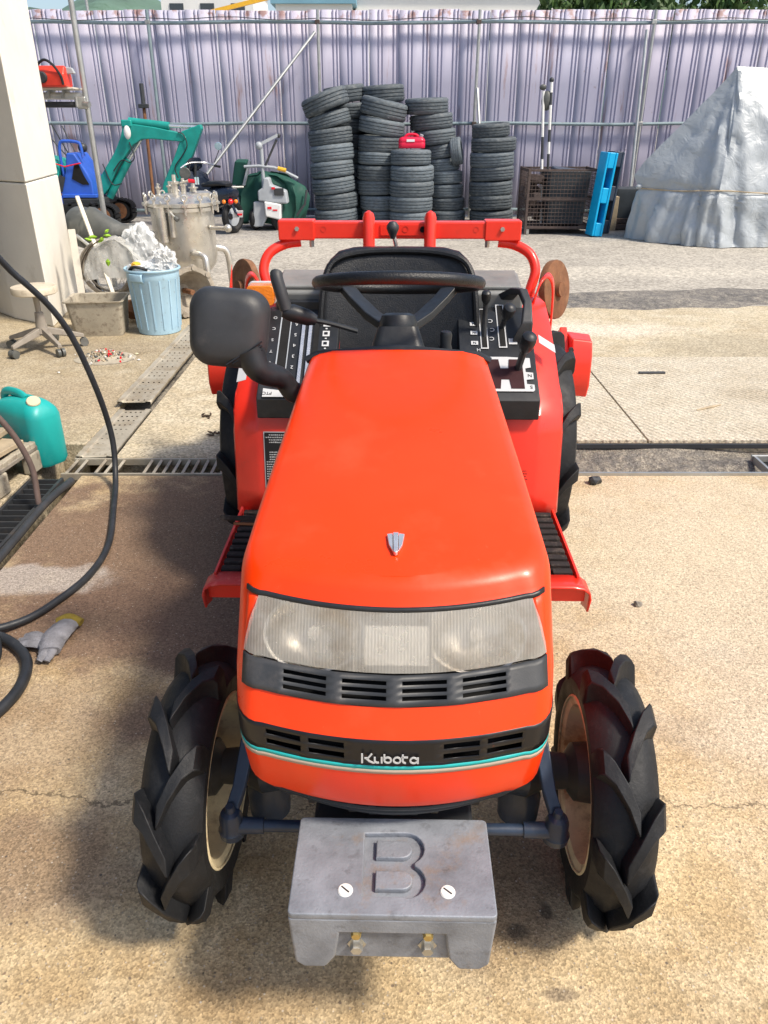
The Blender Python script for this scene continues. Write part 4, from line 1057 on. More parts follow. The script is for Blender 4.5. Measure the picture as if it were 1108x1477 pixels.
# ---- rotary tiller behind
TI = empty('rotary_tiller', (0, 2.05, 0)); TI.parent = TR
MB().box((0, 0, .58), (1.36, .10, .10)).build('main_beam', 'red_paint', TI, bevel=.01)
rows = []
for k in range(13):
    a = R(20 + 140 * k / 12); rows.append([(x, .18 - .34 * math.cos(a), .22 + .32 * math.sin(a)) for x in (-.68, 0, .68)])
MB().grid(rows).build('tine_cover', 'red_paint', TI, smooth=40, solid=.006)
MB().tube([(-.62, .17, .24), (.62, .17, .24)], .03, 12).build('rotor', 'rusty', TI)
for s in (-1, 1):
    o = MB().prism([(-.10, .10), (.10, .06), (.16, .30), (.12, .50), (-.02, .60), (-.12, .52)], -.015, .015, basis((s * .70, .10, .08), (0, 1, 0), (0, 0, 1), (1, 0, 0))).build('end_plate', 'red_paint', TI, bevel=.004)
    MB().loft([[(s * x, y, z) for x, y, z in ((.715, y0 - .07, z0), (.80, y0 - .07, z0 - .01), (.815, y0 + .05, z0 - .01), (.715, y0 + .06, z0))] for y0, z0 in ((.03, .66), (.0, .60), (-.01, .48), (.02, .42))]).build('chain_cover', 'red_paint', o, bevel=.008)
    for k in range(4): MB().cyl((s * .71, -.06, .62 - k * .05), (s * .71, -.075, .62 - k * .05), .011, n=6).build('bolt', 'dark_steel', o)
    MB().bar((s * .735, .0, .44), (s * .715, .02, .36), .05, .012).build('cover_foot', 'rusty', o)
    c = Vector((s * .655, .10, .83)); ax = Vector((s * .80, -.58, .15)).normalized()
    M = Matrix.Translation(c) @ ax.to_track_quat('Z', 'Y').to_matrix().to_4x4()
    MB().lathe([(0, .012), (.10, .012), (.118, .008), (.12, 0), (.118, -.02), (.0, -.022)], M, 40).build('gauge_disc', 'rusty', TI)
    MB().lathe([(.03, .013), (.03, .03), (0, .03)], M, 16).build('disc_hub', 'rusty', TI)
    MB().bar((s * .60, .05, .58), (s * .62, .10, .82), .03, .03).build('disc_arm', 'red_paint', TI)
    MB().box((s * .53, -.10, .60), (.10, .14, .12)).build('hitch_block', 'red_paint', TI, bevel=.01)
    if s < 0: MB().box((s * .64, -.06, .72), (.20, .02, .10), rot=(R(20), 0, 0)).build('tool_board', 'rusty_tan', TI, bevel=.003)
MB().tube(spline([(.42, -.42, .90), (.46, -.40, .90), (.50, -.36, .87), (.51, -.30, .82)], 4), .006, 8).build('cable', 'hose', TI)
# ================================================================ building at the left
bd = empty('garage_building', (-3.0, 6.6, 0))
tag(bd, 'garage building edge with white concrete pillar and dark shutter at the left', 'building')
def pil(z0, z1): return MB().add([(x, y, z) for z in (z0, z1) for x, y in ((.365, -.50), (.18, .60), (-.9, .60), (-.08, -.20))], [(3, 2, 1, 0), (4, 5, 6, 7), (0, 1, 5, 4), (1, 2, 6, 5), (2, 3, 7, 6), (3, 0, 4, 7)])  # left corner pulled back so the front face stays out of the sun
pil(0, 1.055).build('pillar_block', 'pillar_white', bd, smooth=0, bevel=.012); pil(1.061, 4.6).build('pillar_block', 'pillar_white', bd, smooth=0, bevel=.012)
MB().box((-.10, -.62, 2.0), (.05, .10, 4.0)).build('shutter_rail', 'dark_steel', bd, bevel=.005); MB().box((-.17, -.66, 2.0), (.03, .05, 4.0)).build('shutter_rail', 'galv', bd, bevel=.004)
for k in range(30): MB().box((-.60, -.58, .06 + k * .13), (.80, .02, .122)).build('shutter_slat', 'dark_steel', bd, smooth=0, bevel=.006)
MB().box((-2.6, .8, 2.3), (3.4, .2, 4.6)).build('wall', 'pillar_white', bd, smooth=0)
MB().box((-2.75, -4.6, 3.3), (5.6, 8.0, .2)).build('roof', 'dark_steel', bd, smooth=0)  # overhang added out of view to keep sky light off the pillar front
MB().box((-5.4, -4.6, 1.6), (.2, 8.0, 3.2)).build('wall', 'tub_grey', bd, smooth=0)

# ================================================================ scaffold rack with chainsaw
rk = empty('scaffold_rack', (-2.68, 7.8, 0))
MB().cyl((0, 0, 0), (0, 0, 3.4), .0243, n=14).build('upright', 'galv', rk); MB().cyl((-1.1, .35, 0), (-1.1, .35, 3.4), .0243, n=12).build('upright', 'galv', rk)
MB().cyl((-1.2, .09, 1.675), (-.03, .05, 1.670), .030, n=14).build('crossbar', 'white_paint', rk); MB().cyl((-1.2, -.10, 1.60), (-.06, -.02, 1.60), .024, n=12).build('crossbar', 'dark_steel', rk)
for k in range(7): MB().box((-.20 - k * .13, .06, 1.685), (.012, .16, .07), rot=(0, .3, 0)).build('tread_rib', 'galv', rk)
MB().box((-.58, .05, 1.722), (1.05, .34, .014), rot=(0, -.01, 0)).build('board', 'white_wood', rk, bevel=.003)
c = MB().box((-.03, -.02, 1.615), (.085, .08, .10)).build('clamp', 'zinc', rk, bevel=.012)
MB().cyl((-.01, -.06, 1.605), (.05, -.08, 1.60), .026, n=12).build('clamp_bolt', 'zinc', c); MB().cyl((-.07, -.05, 1.66), (-.07, -.05, 1.58), .016, n=8).build('clamp_bolt', 'zinc', c)
tag(rk, 'galvanised scaffold tube rack with a board shelf beside the pillar', 'rack')
cs_ = empty('chainsaw', (-2.90, 7.72, 1.733))
MB().loft([[(x, y, z) for y, z in ((-.09, .0), (.09, .0), (.10, .08), (.06, .15), (-.04, .17), (-.10, .10))] for x in (-.15, -.13, .07, .12)]).build('body', 'saw_red', cs_, bevel=.018)
MB().tube(spline([(-.12, -.10, .06), (-.10, -.11, .15), (-.03, -.11, .205), (.04, -.11, .17), (.09, -.10, .09), (.10, -.09, .02)], 5), .011, 8).build('front_handle', 'black_plastic', cs_)
MB().tube(spline([(-.22, -.11, .03), (-.20, -.11, .12), (-.14, -.11, .17), (-.08, -.11, .10), (-.09, -.11, .03)], 5), .012, 8).build('rear_handle', 'black_plastic', cs_)
MB().lathe([(0, .02), (.035, .02), (.045, .0)], basis((-.07, -.10, .075), (1, 0, 0), (0, 0, 1), (0, -1, 0)), 20).build('starter_cover', 'grey_plastic', cs_)
MB().loft([[(x, y, z) for x, z in ((.06, .10), (.08, .165), (.17, .15), (.19, .105))] for y in (-.02, .02)]).build('bar_cover', 'machine_grey', cs_, bevel=.008)
tag(cs_, 'red chainsaw with black handles on the rack shelf', 'chainsaw')

# ================================================================ excavator
ex = empty('mini_excavator', (-4.6, 12.9, 0))
def ep(x, z, y=0): return Vector((x + 4.6, y, z))
def plate(pts, y0, y1, m, name, bevel=.015):
    return MB().prism([(x + 4.6, z) for x, z in pts], y0, y1, basis((0, 0, 0), (1, 0, 0), (0, 0, 1), (0, -1, 0))).build(name, m, ex, bevel=bevel, smooth=30)
bo = plate([(-4.47, .60), (-4.36, .46), (-4.26, .56), (-4.09, .84), (-3.80, 1.16), (-3.66, 1.235), (-3.50, 1.24), (-3.05, 1.20), (-2.98, 1.26), (-3.05, 1.32), (-3.45, 1.40), (-3.75, 1.44), (-3.92, 1.42), (-3.98, 1.26), (-4.10, 1.06)], -.085, .085, 'teal_paint', 'boom')
ar = plate([(-3.06, 1.34), (-2.76, 1.44), (-2.74, 1.38), (-2.92, 1.02), (-3.20, .60), (-3.40, .34), (-3.50, .36), (-3.42, .62), (-3.20, 1.00), (-3.10, 1.20)], -.07, .07, 'teal_paint', 'dipper_arm')
MB().cyl(ep(-4.30, .42), ep(-3.92, .95), .055, n=14).build('boom_cylinder', 'teal_paint', ex); MB().cyl(ep(-3.92, .95), ep(-3.70, 1.22), .022, n=10).build('ram_rod', 'bright_steel', ex)
MB().cyl(ep(-3.84, 1.48), ep(-3.24, 1.415), .055, n=14).build('arm_cylinder', 'teal_paint', ex); MB().cyl(ep(-3.24, 1.415), ep(-2.80, 1.40), .024, n=10).build('ram_rod', 'bright_steel', ex)
MB().box(ep(-3.86, 1.45), (.16, .20, .10)).build('cylinder_lug', 'teal_paint', ex, bevel=.02)
o = MB().sphere(ep(-3.84, 1.33, -.16), .075, 16, 10, (.7, .6, 1.25)).build('work_lamp', 'lamp_white', ex)
for pts in ([(-4.15, .80), (-4.0, .95), (-3.88, .92), (-3.80, 1.0), (-3.85, 1.2)], [(-3.1, 1.33), (-3.02, 1.30), (-2.98, 1.15), (-3.08, 1.0), (-3.20, .85), (-3.17, .70)], [(-4.3, .9), (-4.2, .62), (-4.05, .62)]):
    MB().tube(spline([ep(x, z, -.10) for x, z in pts], 5), .009, 6).build('hydraulic_hose', 'hose', ex)
up = MB().prism([(-.46, .43), (.16, .43), (.16, .66), (.08, .84), (-.04, 1.05), (-.16, 1.06), (-.22, .80), (-.28, .66), (-.46, .62)], -.30, .30, basis((0, 0, 0), (1, 0, 0), (0, 0, 1), (0, -1, 0))).build('front_cowl', 'blue_paint', ex, bevel=.025)
MB().prism([(-.13, .70), (-.06, .90), (.0, .92), (.06, .74), (.12, .62), (.02, .62)], .305, .312, basis((0, 0, 0), (1, 0, 0), (0, 0, 1), (0, -1, 0))).build('cowl_opening', 'dark_void', ex)
MB().box((-.05, -.30, .46), (.52, .10, .05)).build('step', 'blue_paint', ex, bevel=.01)
MB().box((-.44, -.32, .36), (.26, .22, .22)).build('side_tank', 'blue_paint', ex, bevel=.03)
MB().box((-.44, -.33, .482), (.24, .20, .03)).build('tank_lid', 'rusty', ex, bevel=.008)
MB().tube(spline([(-.26, -.25, .68), (-.27, -.25, 1.0), (-.24, -.25, 1.19), (-.14, -.25, 1.215), (.02, -.25, 1.20), (.06, -.25, 1.15), (.07, -.25, .98)], 4), .022, 8).build('guard_rail', 'blue_paint', ex)
for (a, b_) in (((-.20, -.1, 1.05), (-.40, -.05, 1.45)), ((-.30, .1, 1.0), (-.52, .05, 1.30)), ((-.12, .0, 1.05), (-.28, .05, 1.42))):
    MB().cyl(a, b_, .010, n=6).build('control_lever', 'dark_steel', ex)
MB().sphere((-.02, .05, 1.12), .07, 12, 8).build('gauge_pod', 'dark_steel', ex)
hd = MB().prism([(-1.0, .50), (-.42, .50), (-.32, .70), (-.30, .86), (-.36, .96), (-.62, 1.02), (-1.0, 1.02)], -.32, .32, basis((0, 0, 0), (1, 0, 0), (0, 0, 1), (0, -1, 0))).build('engine_hood', 'teal_paint', ex, bevel=.03)
MB().prism([(-.46, .50), (-.30, .52), (-.22, .72), (-.30, .76)], .322, .335, basis((0, 0, 0), (1, 0, 0), (0, 0, 1), (0, -1, 0))).build('seat_side', 'dark_steel', ex)
MB().tube([(-.36, -.33, .92), (-.2, -.33, .87), (.05, -.33, .92)], .010, 6).build('red_cord', 'tail_red', ex)
MB().box((-.2, 0, .38), (1.0, .7, .10)).build('turntable', 'dark_steel', ex, bevel=.02)
for s in (-1, 1):
    tk = MB(); L = []
    for k in range(40):
        a = 2 * PI * k / 40; L.append((.66 * math.copysign(abs(math.cos(a)) ** .4, math.cos(a)) - .15, .19 + .17 * math.copysign(abs(math.sin(a)) ** .6, math.sin(a))))
    tk.prism(L, s * .42 - .11, s * .42 + .11, basis((0, 0, 0), (1, 0, 0), (0, 0, 1), (0, -1, 0)))
    for k in range(40):
        x, z = L[k]; tk.box((x, -s * .42, z), (.05, .22, .045), rot=(0, -math.atan2(z - .19, (x + .15) * .35), 0))
    t = tk.build('track', 'rubber', ex, smooth=30)
    for x in (-.62, .32): MB().cyl((x, -s * .42 - .12, .19), (x, -s * .42 + .12, .19), .12, n=20).build('sprocket', 'rusty', t)
tag(ex, 'mini excavator with teal boom and blue cowl parked by the fence', 'excavator')

# ================================================================ scooter
sc = empty('scooter', (-2.55, 12.0, 0))
def tor(mb, c, Rr, r_, ax, n=28): 
    M = Matrix.Translation(c) @ Vector(ax).to_track_quat('Z', 'Y').to_matrix().to_4x4()
    mb.tube([M @ Vector((Rr * math.cos(2 * PI * k / n), Rr * math.sin(2 * PI * k / n), 0)) for k in range(n)], r_, 10, closed=True); return M
AX = (.88, -.47, 0)
for c in ((.33, -.05, .23), (-.36, .55, .23)):
    mb = MB(); M = tor(mb, c, .18, .05, AX); w = mb.build('wheel', 'rubber', sc)
    MB().lathe([(.13, .02), (.05, .03), (0, .03), (0, -.03), (.05, -.03), (.13, -.02)], M, 20).build('rim', 'machine_grey', w)
def blob(rings, m, name, par=sc, n=16, e=.7):
    R_ = []
    for (x, y, z, rx, rz) in rings:
        R_.append([(x + rx * .8 * math.copysign(abs(math.cos(2 * PI * k / n)) ** e, math.cos(2 * PI * k / n)) * .47 * 2 * .5, y + rx * math.copysign(abs(math.cos(2 * PI * k / n)) ** e, math.cos(2 * PI * k / n)) * .88 * .5, z + rz * math.copysign(abs(math.sin(2 * PI * k / n)) ** e, math.sin(2 * PI * k / n))) for k in range(n)])
    return MB().loft(R_).build(name, m, par, smooth=60)
blob([(.42, -.16, .56, .10, .05), (.30, -.04, .52, .26, .12), (.10, .14, .48, .30, .16), (-.04, .28, .38, .24, .12)], 'navy_plastic', 'tail_body')
blob([(.32, -.08, .66, .12, .02), (.22, .0, .675, .24, .035), (.05, .16, .66, .26, .045), (-.08, .26, .64, .16, .03)], 'vinyl', 'seat')
blob([(-.22, .46, .32, .40, .06), (-.26, .50, .55, .46, .06), (-.29, .53, .74, .40, .055), (-.31, .54, .80, .22, .04)], 'navy_plastic', 'leg_shield')
MB().box((-.08, .30, .27), (.40, .34, .08), rot=(0, 0, -.65)).build('floor_board', 'navy_plastic', sc, bevel=.02)
MB().cyl((-.36, .55, .23), (-.27, .50, .90), .022, n=10).build('fork', 'dark_steel', sc)
blob([(-.30, .53, .86, .12, .05), (-.29, .52, .90, .26, .07), (-.27, .50, .95, .20, .05)], 'navy_plastic', 'head_cowl')
hb = MB().tube(spline([(-.46, .36, .86), (-.36, .42, .92), (-.27, .50, .93), (-.14, .62, .92), (.02, .58, .88)], 4), .013, 8).build('handlebar', 'bright_steel', sc)
MB().cyl((.0, .585, .885), (.09, .56, .87), .018, n=10).build('grip', 'black_plastic', hb)
for (x, y, z, r_, m) in ((.10, .50, 1.15, .055, 'mirror_glass'), (-.40, .35, .79, .085, 'duct_grey')):
    mr_ = MB().lathe([(0, .012), (r_ * .9, .010), (r_, 0), (r_ * .8, -.02), (0, -.03)], basis((x, y, z), (1, 0, 0), (0, 0, 1), (0, -1, 0)), 24).build('mirror', m, sc)
    MB().cyl((x, y + .02, z - r_), (x - .1 if x > 0 else x + .08, y + .1, .93), .006, n=6).build('mirror_stem', 'dark_steel', mr_)
for x, m in ((.26, 'amber'), (.35, 'tail_red'), (.42, 'amber')):
    MB().sphere((x, -.27 + (x - .26) * .4, .45), .040 if m == 'tail_red' else .030, 12, 8).build('tail_lamp', m, sc)
MB().box((.44, -.20, .28), (.14, .012, .10), rot=(.35, 0, .5)).build('number_plate', 'decal_white', sc, bevel=.002)
MB().box((.46, -.218, .275), (.08, .006, .03), rot=(.35, 0, .5)).build('plate_mark', 'tail_red', sc)
MB().tube([(.36, -.20, .42), (.40, -.22, .32), (.44, -.20, .25)], [.05, .05, .03], 8, flat=.4).build('mud_guard', 'navy_plastic', sc)
MB().box((.40, .05, .625), (.20, .10, .025), rot=(0, 0, .4)).build('rear_rack', 'zinc', sc, bevel=.006)
MB().lathe([(0, .0), (.05, .0), (.055, .1), (.03, .14), (0, .14)], basis((.20, -.12, .24), (0, 1, 0), (0, 0, 1), (1, 0, 0)), 12).build('engine', 'dark_steel', sc)
tag(sc, 'dark navy scooter seen from behind with round mirrors beside the steel tank', 'scooter')

# ================================================================ machine under the green cover
mc_ = empty('hand_tiller', (-1.75, 12.4, 0))
def cloth(rings, m, name, par, n=22, seed=1, amp=.03):
    r = random.Random(seed); R_ = []
    ph = [r.uniform(0, 6) for _ in range(6)]
    for j, (cx, cy, z, rx, ry) in enumerate(rings):
        R_.append([(cx + (rx + amp * math.sin(5 * a + ph[0] + j * .6) + amp * .6 * math.sin(9 * a + ph[1] - j)) * math.copysign(abs(math.cos(a)) ** .7, math.cos(a)), cy + (ry + amp * math.sin(6 * a + ph[2] + j * .5)) * math.copysign(abs(math.sin(a)) ** .7, math.sin(a)), z + amp * .5 * math.sin(3 * a + ph[3] + j)) for a in [2 * PI * k / n for k in range(n)]])
    return MB().loft(R_).build(name, m, par, smooth=60)
cloth([(.0, .25, .08, .46, .22), (.04, .25, .25, .50, .24), (.04, .25, .45, .50, .22), (.02, .25, .62, .46, .18), (-.02, .25, .74, .30, .12), (-.04, .25, .78, .1, .05)], 'canvas_green', 'cover', mc_, n=40, amp=.055)
MB().add([(-.56, .15, .62), (-.48, .12, .95), (-.30, .10, .94), (-.34, .08, .62), (-.56, .35, .62), (-.48, .35, .97), (-.30, .35, .97), (-.34, .35, .62)], [(0, 1, 2, 3), (0, 4, 5, 1), (1, 5, 6, 2), (4, 7, 6, 5), (3, 2, 6, 7)]).build('box_panel', 'canvas_green', mc_, smooth=0, bevel=.02)
MB().bar((-.36, .07, .62), (-.24, .05, .96), .05, .03).build('box_edge', 'machine_grey', mc_)
MB().prism([(-.30, .13), (-.20, .05), (-.08, .06), (.02, .24), (.02, .41), (-.20, .41), (-.21, .24)], -.06, .06, basis((0, -.12, 0), (1, 0, 0), (0, 0, 1), (0, -1, 0))).build('belt_guard', 'machine_grey', mc_, bevel=.02)
wh = MB().prism([(-.02, .21), (.20, .16), (.22, .38), (-.03, .42)], -.10, .10, basis((0, -.15, 0), (1, 0, 0), (0, 0, 1), (0, -1, 0))).build('white_cover', 'machine_white', mc_, bevel=.02)
MB().box((.05, -.254, .33), (.06, .006, .035)).build('label_mark', 'tail_red', wh); MB().box((.13, -.254, .30), (.07, .004, .02)).build('label_mark', 'tail_red', wh)
en_ = MB().prism([(-.12, .42), (.32, .38), (.30, .56), (.08, .64), (.06, .74), (-.02, .74), (-.05, .60), (-.12, .56)], -.12, .12, basis((0, -.10, 0), (1, 0, 0), (0, 0, 1), (0, -1, 0))).build('engine', 'machine_grey', mc_, bevel=.025)
MB().box((.20, -.23, .55), (.14, .02, .10)).build('exhaust_guard', 'dark_steel', en_, bevel=.006); MB().box((.12, -.232, .60), (.05, .02, .03)).build('label_mark', 'tail_red', en_)
MB().cyl((-.05, -.02, .60), (-.05, -.02, 1.12), .028, n=12).build('column', 'machine_grey', mc_)
MB().bar((-.06, -.02, 1.18), (.20, .02, 1.30), .05, .04).build('handle_arm', 'machine_grey', mc_); MB().sphere((-.08, -.02, 1.16), .055, 12, 8).build('joint', 'machine_grey', mc_)
MB().cyl((.0, -.04, .90), (.18, .0, 1.24), .016, n=8).build('gas_strut', 'dark_steel', mc_); MB().sphere((.21, .02, 1.29), .03, 10, 6).build('handle_end', 'dark_steel', mc_)
MB().tube([(-.32, -.03, .88), (-.10, -.04, .89), (.12, -.03, .87), (.30, .02, .80), (.46, .05, .72)], .020, 8).build('cross_tube', 'machine_grey', mc_)
MB().cyl((.18, -.05, .86), (.30, -.05, .83), .028, n=10).build('yellow_grip', 'crane_yellow', mc_)
for s, x in ((1, .08), (-1, -.25)):
    mb = MB(); M = tor(mb, (x + .05, -.05, .16), .11, .05, (.95, -.3, 0)); w = mb.build('wheel', 'rubber', mc_); MB().lathe([(.08, .03), (0, .03), (0, -.03), (.08, -.03)], M, 16).build('rim', 'rusty', w)
MB().box((.34, -.05, .06), (.08, .05, .09)).build('foot_block', 'machine_white', mc_, bevel=.01)
MB().tube([(.42, .0, .20), (.55, .02, .36), (.58, .1, .55)], .018, 8).build('stay', 'dark_steel', mc_)
tag(mc_, 'grey walk-behind tiller with white guard, partly wrapped in a dark green cover', 'hand tiller')

# ================================================================ tyres
def tyre_mesh():
    pf = [(.62, -.70), (.66, -.92), (.80, -1.0), (.93, -.94), (.985, -.78), (1.0, -.55)]
    for g in (-.40, 0, .40): pf += [(1.0, g - .07), (.965, g - .05), (.965, g + .05), (1.0, g + .07)]
    pf += [(1.0, .55), (.985, .78), (.93, .94), (.80, 1.0), (.66, .92), (.62, .70), (.80, .86), (.90, .5), (.90, -.5), (.80, -.86)]
    mb = MB(); mb.lathe(pf, None, 44, closed=True)
    return mb.mesh('tyre', 40)
TM = tyre_mesh(); TM.materials.append(MATS['tyre_old'])
rt = random.Random(21)
ORD = ['bottom', 'second', 'third', 'fourth', 'fifth', 'sixth', 'seventh', 'eighth', 'ninth']
def tyre_at(x, y, z, r_, h, ry, rx, label):
    o = bpy.data.objects.new('tyre', TM); COL.objects.link(o)
    o.location = (x, y, z); o.scale = (r_, r_, h / 2); o.rotation_euler = (rx, ry, rt.uniform(0, 6))
    o.rotation_mode = 'XYZ'
    M = Euler((rx, ry, 0)).to_matrix() @ Euler((0, 0, rt.uniform(0, 6))).to_matrix(); o.rotation_euler = M.to_euler()
    return tag(o, label, 'tyre', 'old tyres stacked by the fence')
STACKS = [
    ('leftmost stack in front of the strut', -.76, 13.15, [(0, .345, .235, -4), (-.01, .345, .232, -4), (-.03, .345, .23, -6), (-.05, .345, .235, -6), (-.06, .345, .235, -6), (-.06, .345, .225, -7), (-.07, .33, .205, -15), (-.13, .36, .25, -20)]),
    ('narrow stack behind the leftmost one', -.60, 13.80, [(0, .33, .22, 0)] * 7 + [(.06, .33, .22, -3), (-.02, .33, .24, -7)]),
    ('stack left of the red can', -.05, 13.25, [(.0, .32, .22, 0), (-.02, .33, .22, 0), (-.04, .33, .22, -1), (-.05, .335, .22, 1), (-.03, .33, .185, 2), (-.02, .345, .235, 2), (.0, .355, .225, 9), (.04, .36, .25, 12)]),
    ('hidden stack behind the red can', -.06, 13.88, [(0, .33, .22, 0)] * 8 + [(.02, .36, .25, -4)]),
    ('short front stack under the red can', .43, 12.85, [(.01, .345, .225, 0), (0, .34, .225, 0), (0, .345, .225, 0), (.005, .335, .22, 0), (-.02, .31, .215, 0)]),
    ('leaning stack right of the red can', 1.02, 13.45, [(.0, .32, .20, 0), (.0, .31, .19, 0), (-.02, .30, .20, 0), (-.04, .29, .19, -2), (-.10, .29, .19, -4), (-.12, .29, .20, -8), (-.22, .34, .21, -5), (-.28, .34, .22, -5), (-.36, .34, .225, -2)]),
    ('right stack standing beside the wire cage', 1.72, 13.2, [(.01, .35, .22, -2), (0, .345, .215, -2), (-.01, .345, .215, -3), (-.02, .345, .21, -3), (-.03, .345, .215, -3), (-.02, .35, .20, -2), (-.06, .295, .195, -4)])]
for name, sx, sy, L in STACKS:
    z = 0
    for i, (dx, r_, h, tl) in enumerate(L):
        zz = z + h / 2 + abs(math.sin(R(tl))) * r_ * .25
        pos = ORD[i] + (' from the ground' if 0 < i < len(L) - 1 else '') if i < len(L) - 1 else 'topmost'
        tyre_at(sx + dx + rt.uniform(-.012, .012), sy + rt.uniform(-.02, .02), zz, r_, h, R(tl), R(rt.uniform(-1.5, 2.5)), f'{pos} old black tyre in the {name}')
        z += h * .985 + (abs(math.sin(R(tl))) * r_ * .10 if abs(tl) > 8 else 0)
tyre_at(1.14, 13.25, 1.06, .20, .17, R(80), R(10), 'small loose tyre wedged on edge beside the leaning stack')
# red can
rc_ = empty('fuel_can', (.42, 12.85, 1.115))
MB().loft([[(x * w, y * w, z) for x, y in rrect(.40, .26, .06, 5)] for z, w in ((0, .97), (.008, 1), (.075, 1), (.08, .98), (.085, 1), (.11, 1.0), (.14, .90), (.155, .7))]).build('body', 'can_red', rc_, smooth=40)
MB().tube(spline([(-.12, 0, .13), (-.06, 0, .185), (.06, 0, .185), (.12, 0, .14)], 5), .018, 8).build('handle', 'can_red', rc_)
MB().cyl((.13, -.03, .13), (.15, -.04, .185), .03, n=12).build('cap', 'machine_grey', rc_)
MB().box((-.02, -.128, .105), (.12, .012, .035), rot=(-.3, 0, 0)).build('sticker', 'decal_white', rc_)
tag(rc_, 'red plastic fuel can on top of the short tyre stack', 'fuel can')

# ================================================================ wire cage and contents
cg = empty('mesh_cage', (2.55, 12.15, 0))
def wire(a, b_, r_=.004): return MB().cyl(a, b_, r_, n=5)
CW, CD, CH0, CH1 = .49, .36, .10, .86
for sx in (-1, 1):
    for sy in (-1, 1):
        MB().box((sx * CW, sy * CD, .44), (.035, .035, .88)).build('corner_post', 'wire_rust', cg, bevel=.004); MB().box((sx * (CW - .03), sy * (CD - .03), .045), (.06, .06, .09)).build('foot', 'zinc', cg, bevel=.01)
for (L, src_v, name) in ((CW, True, 'w'), (CD, False, 'd')):
    for s in (-1, 1):
        v0 = None; n = int(2 * L / .05)
        for k in range(1, n):
            t = -L + 2 * L * k / n
            if v0 is None: v0 = wire((0, 0, CH0), (0, 0, CH1)).build('wire', 'wire_rust', cg); o = v0
            else: o = link_copy(v0, parent=cg)
            o.location = (t, s * CD, 0) if src_v else (s * CW, t, 0)
        h0 = None
        for k in range(16):
            z = CH0 + (CH1 - CH0) * k / 15
            if h0 is None: h0 = (wire((-L, 0, 0), (L, 0, 0)) if src_v else wire((0, -L, 0), (0, L, 0))).build('wire', 'wire_rust', cg); o = h0
            else: o = link_copy(h0, parent=cg)
            o.location = (0, s * CD, z) if src_v else (s * CW, 0, z)
        for z in (CH0, .48, CH1):
            (MB().box((0, s * CD, z), (2 * L, .02, .03)) if src_v else MB().box((s * CW, 0, z), (.02, 2 * L, .03))).build('frame_bar', 'wire_rust', cg)
MB().box((0, 0, .085), (2 * CW, 2 * CD, .02)).build('floor', 'wire_rust', cg)
tag(cg, 'rusty wire mesh cage full of dark scrap right of the tyres', 'cage')
o = MB().loft([[(2.66 + x * w, 12.14 + y * w, z) for x, y in rrect(.62, .5, .05)] for z, w in ((.13, .85), (.80, 1), (.84, 1.02))]); o = o.build('plastic_crate', 'bin_dark', bevel=.01); o.rotation_euler = (0, 0, 0)
tag(o, 'dark slate plastic bin standing inside the wire cage', 'bin')
o = MB().add([(2.42, 11.95, .58), (2.96, 11.93, .60), (3.0, 12.30, .62), (2.40, 12.3, .60), (2.50, 11.90, .86), (2.95, 11.92, .80), (2.99, 12.3, .84), (2.46, 12.3, .90)], [(3, 2, 1, 0), (4, 5, 6, 7), (0, 1, 5, 4), (1, 2, 6, 5), (2, 3, 7, 6), (3, 0, 4, 7)]).build('plastic_sheet', 'slate_plastic', bevel=.02)
tag(o, 'tilted dark plastic sheet poking out of the wire cage', 'plastic sheet')
o = MB()
r = random.Random(2)
for k in range(8): o.box((2.22 + r.uniform(-.08, .1), 12.1 + r.uniform(-.2, .2), .2 + k * .075), (r.uniform(.1, .22), r.uniform(.1, .3), .09), rot=(r.uniform(-.4, .4), r.uniform(-.4, .4), r.uniform(0, 3)))
tag(o.build('scrap_heap', 'wire_rust', bevel=.01), 'heap of dark scrap at the left end inside the cage', 'scrap', kind='stuff')
for k, (x0, x1, zt, lb) in enumerate(((2.36, 2.28, 1.86, 'left white striped pole with a grey brush head standing in the cage'), (2.43, 2.385, 2.00, 'right white striped pole with a black tip standing in the cage'))):
    e = empty('striped_pole', (x0, 12.2, .10)); p0 = Vector((0, 0, 0)); p1 = Vector((x1 - x0, .25, zt - .10)); n = 12
    for j in range(n):
        dark = (j in (4, 6, 7)) if k == 0 else (j in (4, 5, 7, 10))
        MB().cyl(lerp(p0, p1, j / n), lerp(p0, p1, (j + 1) / n), .020, n=8).build('band', 'dark_steel' if dark else 'white_paint', e)
    if k == 0:
        MB().sphere(p1 + Vector((.06, 0, -.12)), .10, 12, 8, (.8, .5, 1.3)).build('brush_head', 'duct_grey', e); MB().sphere(p1 + Vector((-.01, 0, .05)), .05, 10, 6, (1, .6, .8)).build('brush_tip', 'duct_grey', e)
    else: MB().sphere(p1, .035, 10, 6).build('tip', 'dark_steel', e)
    tag(e, lb, 'pole', 'striped poles in the cage')
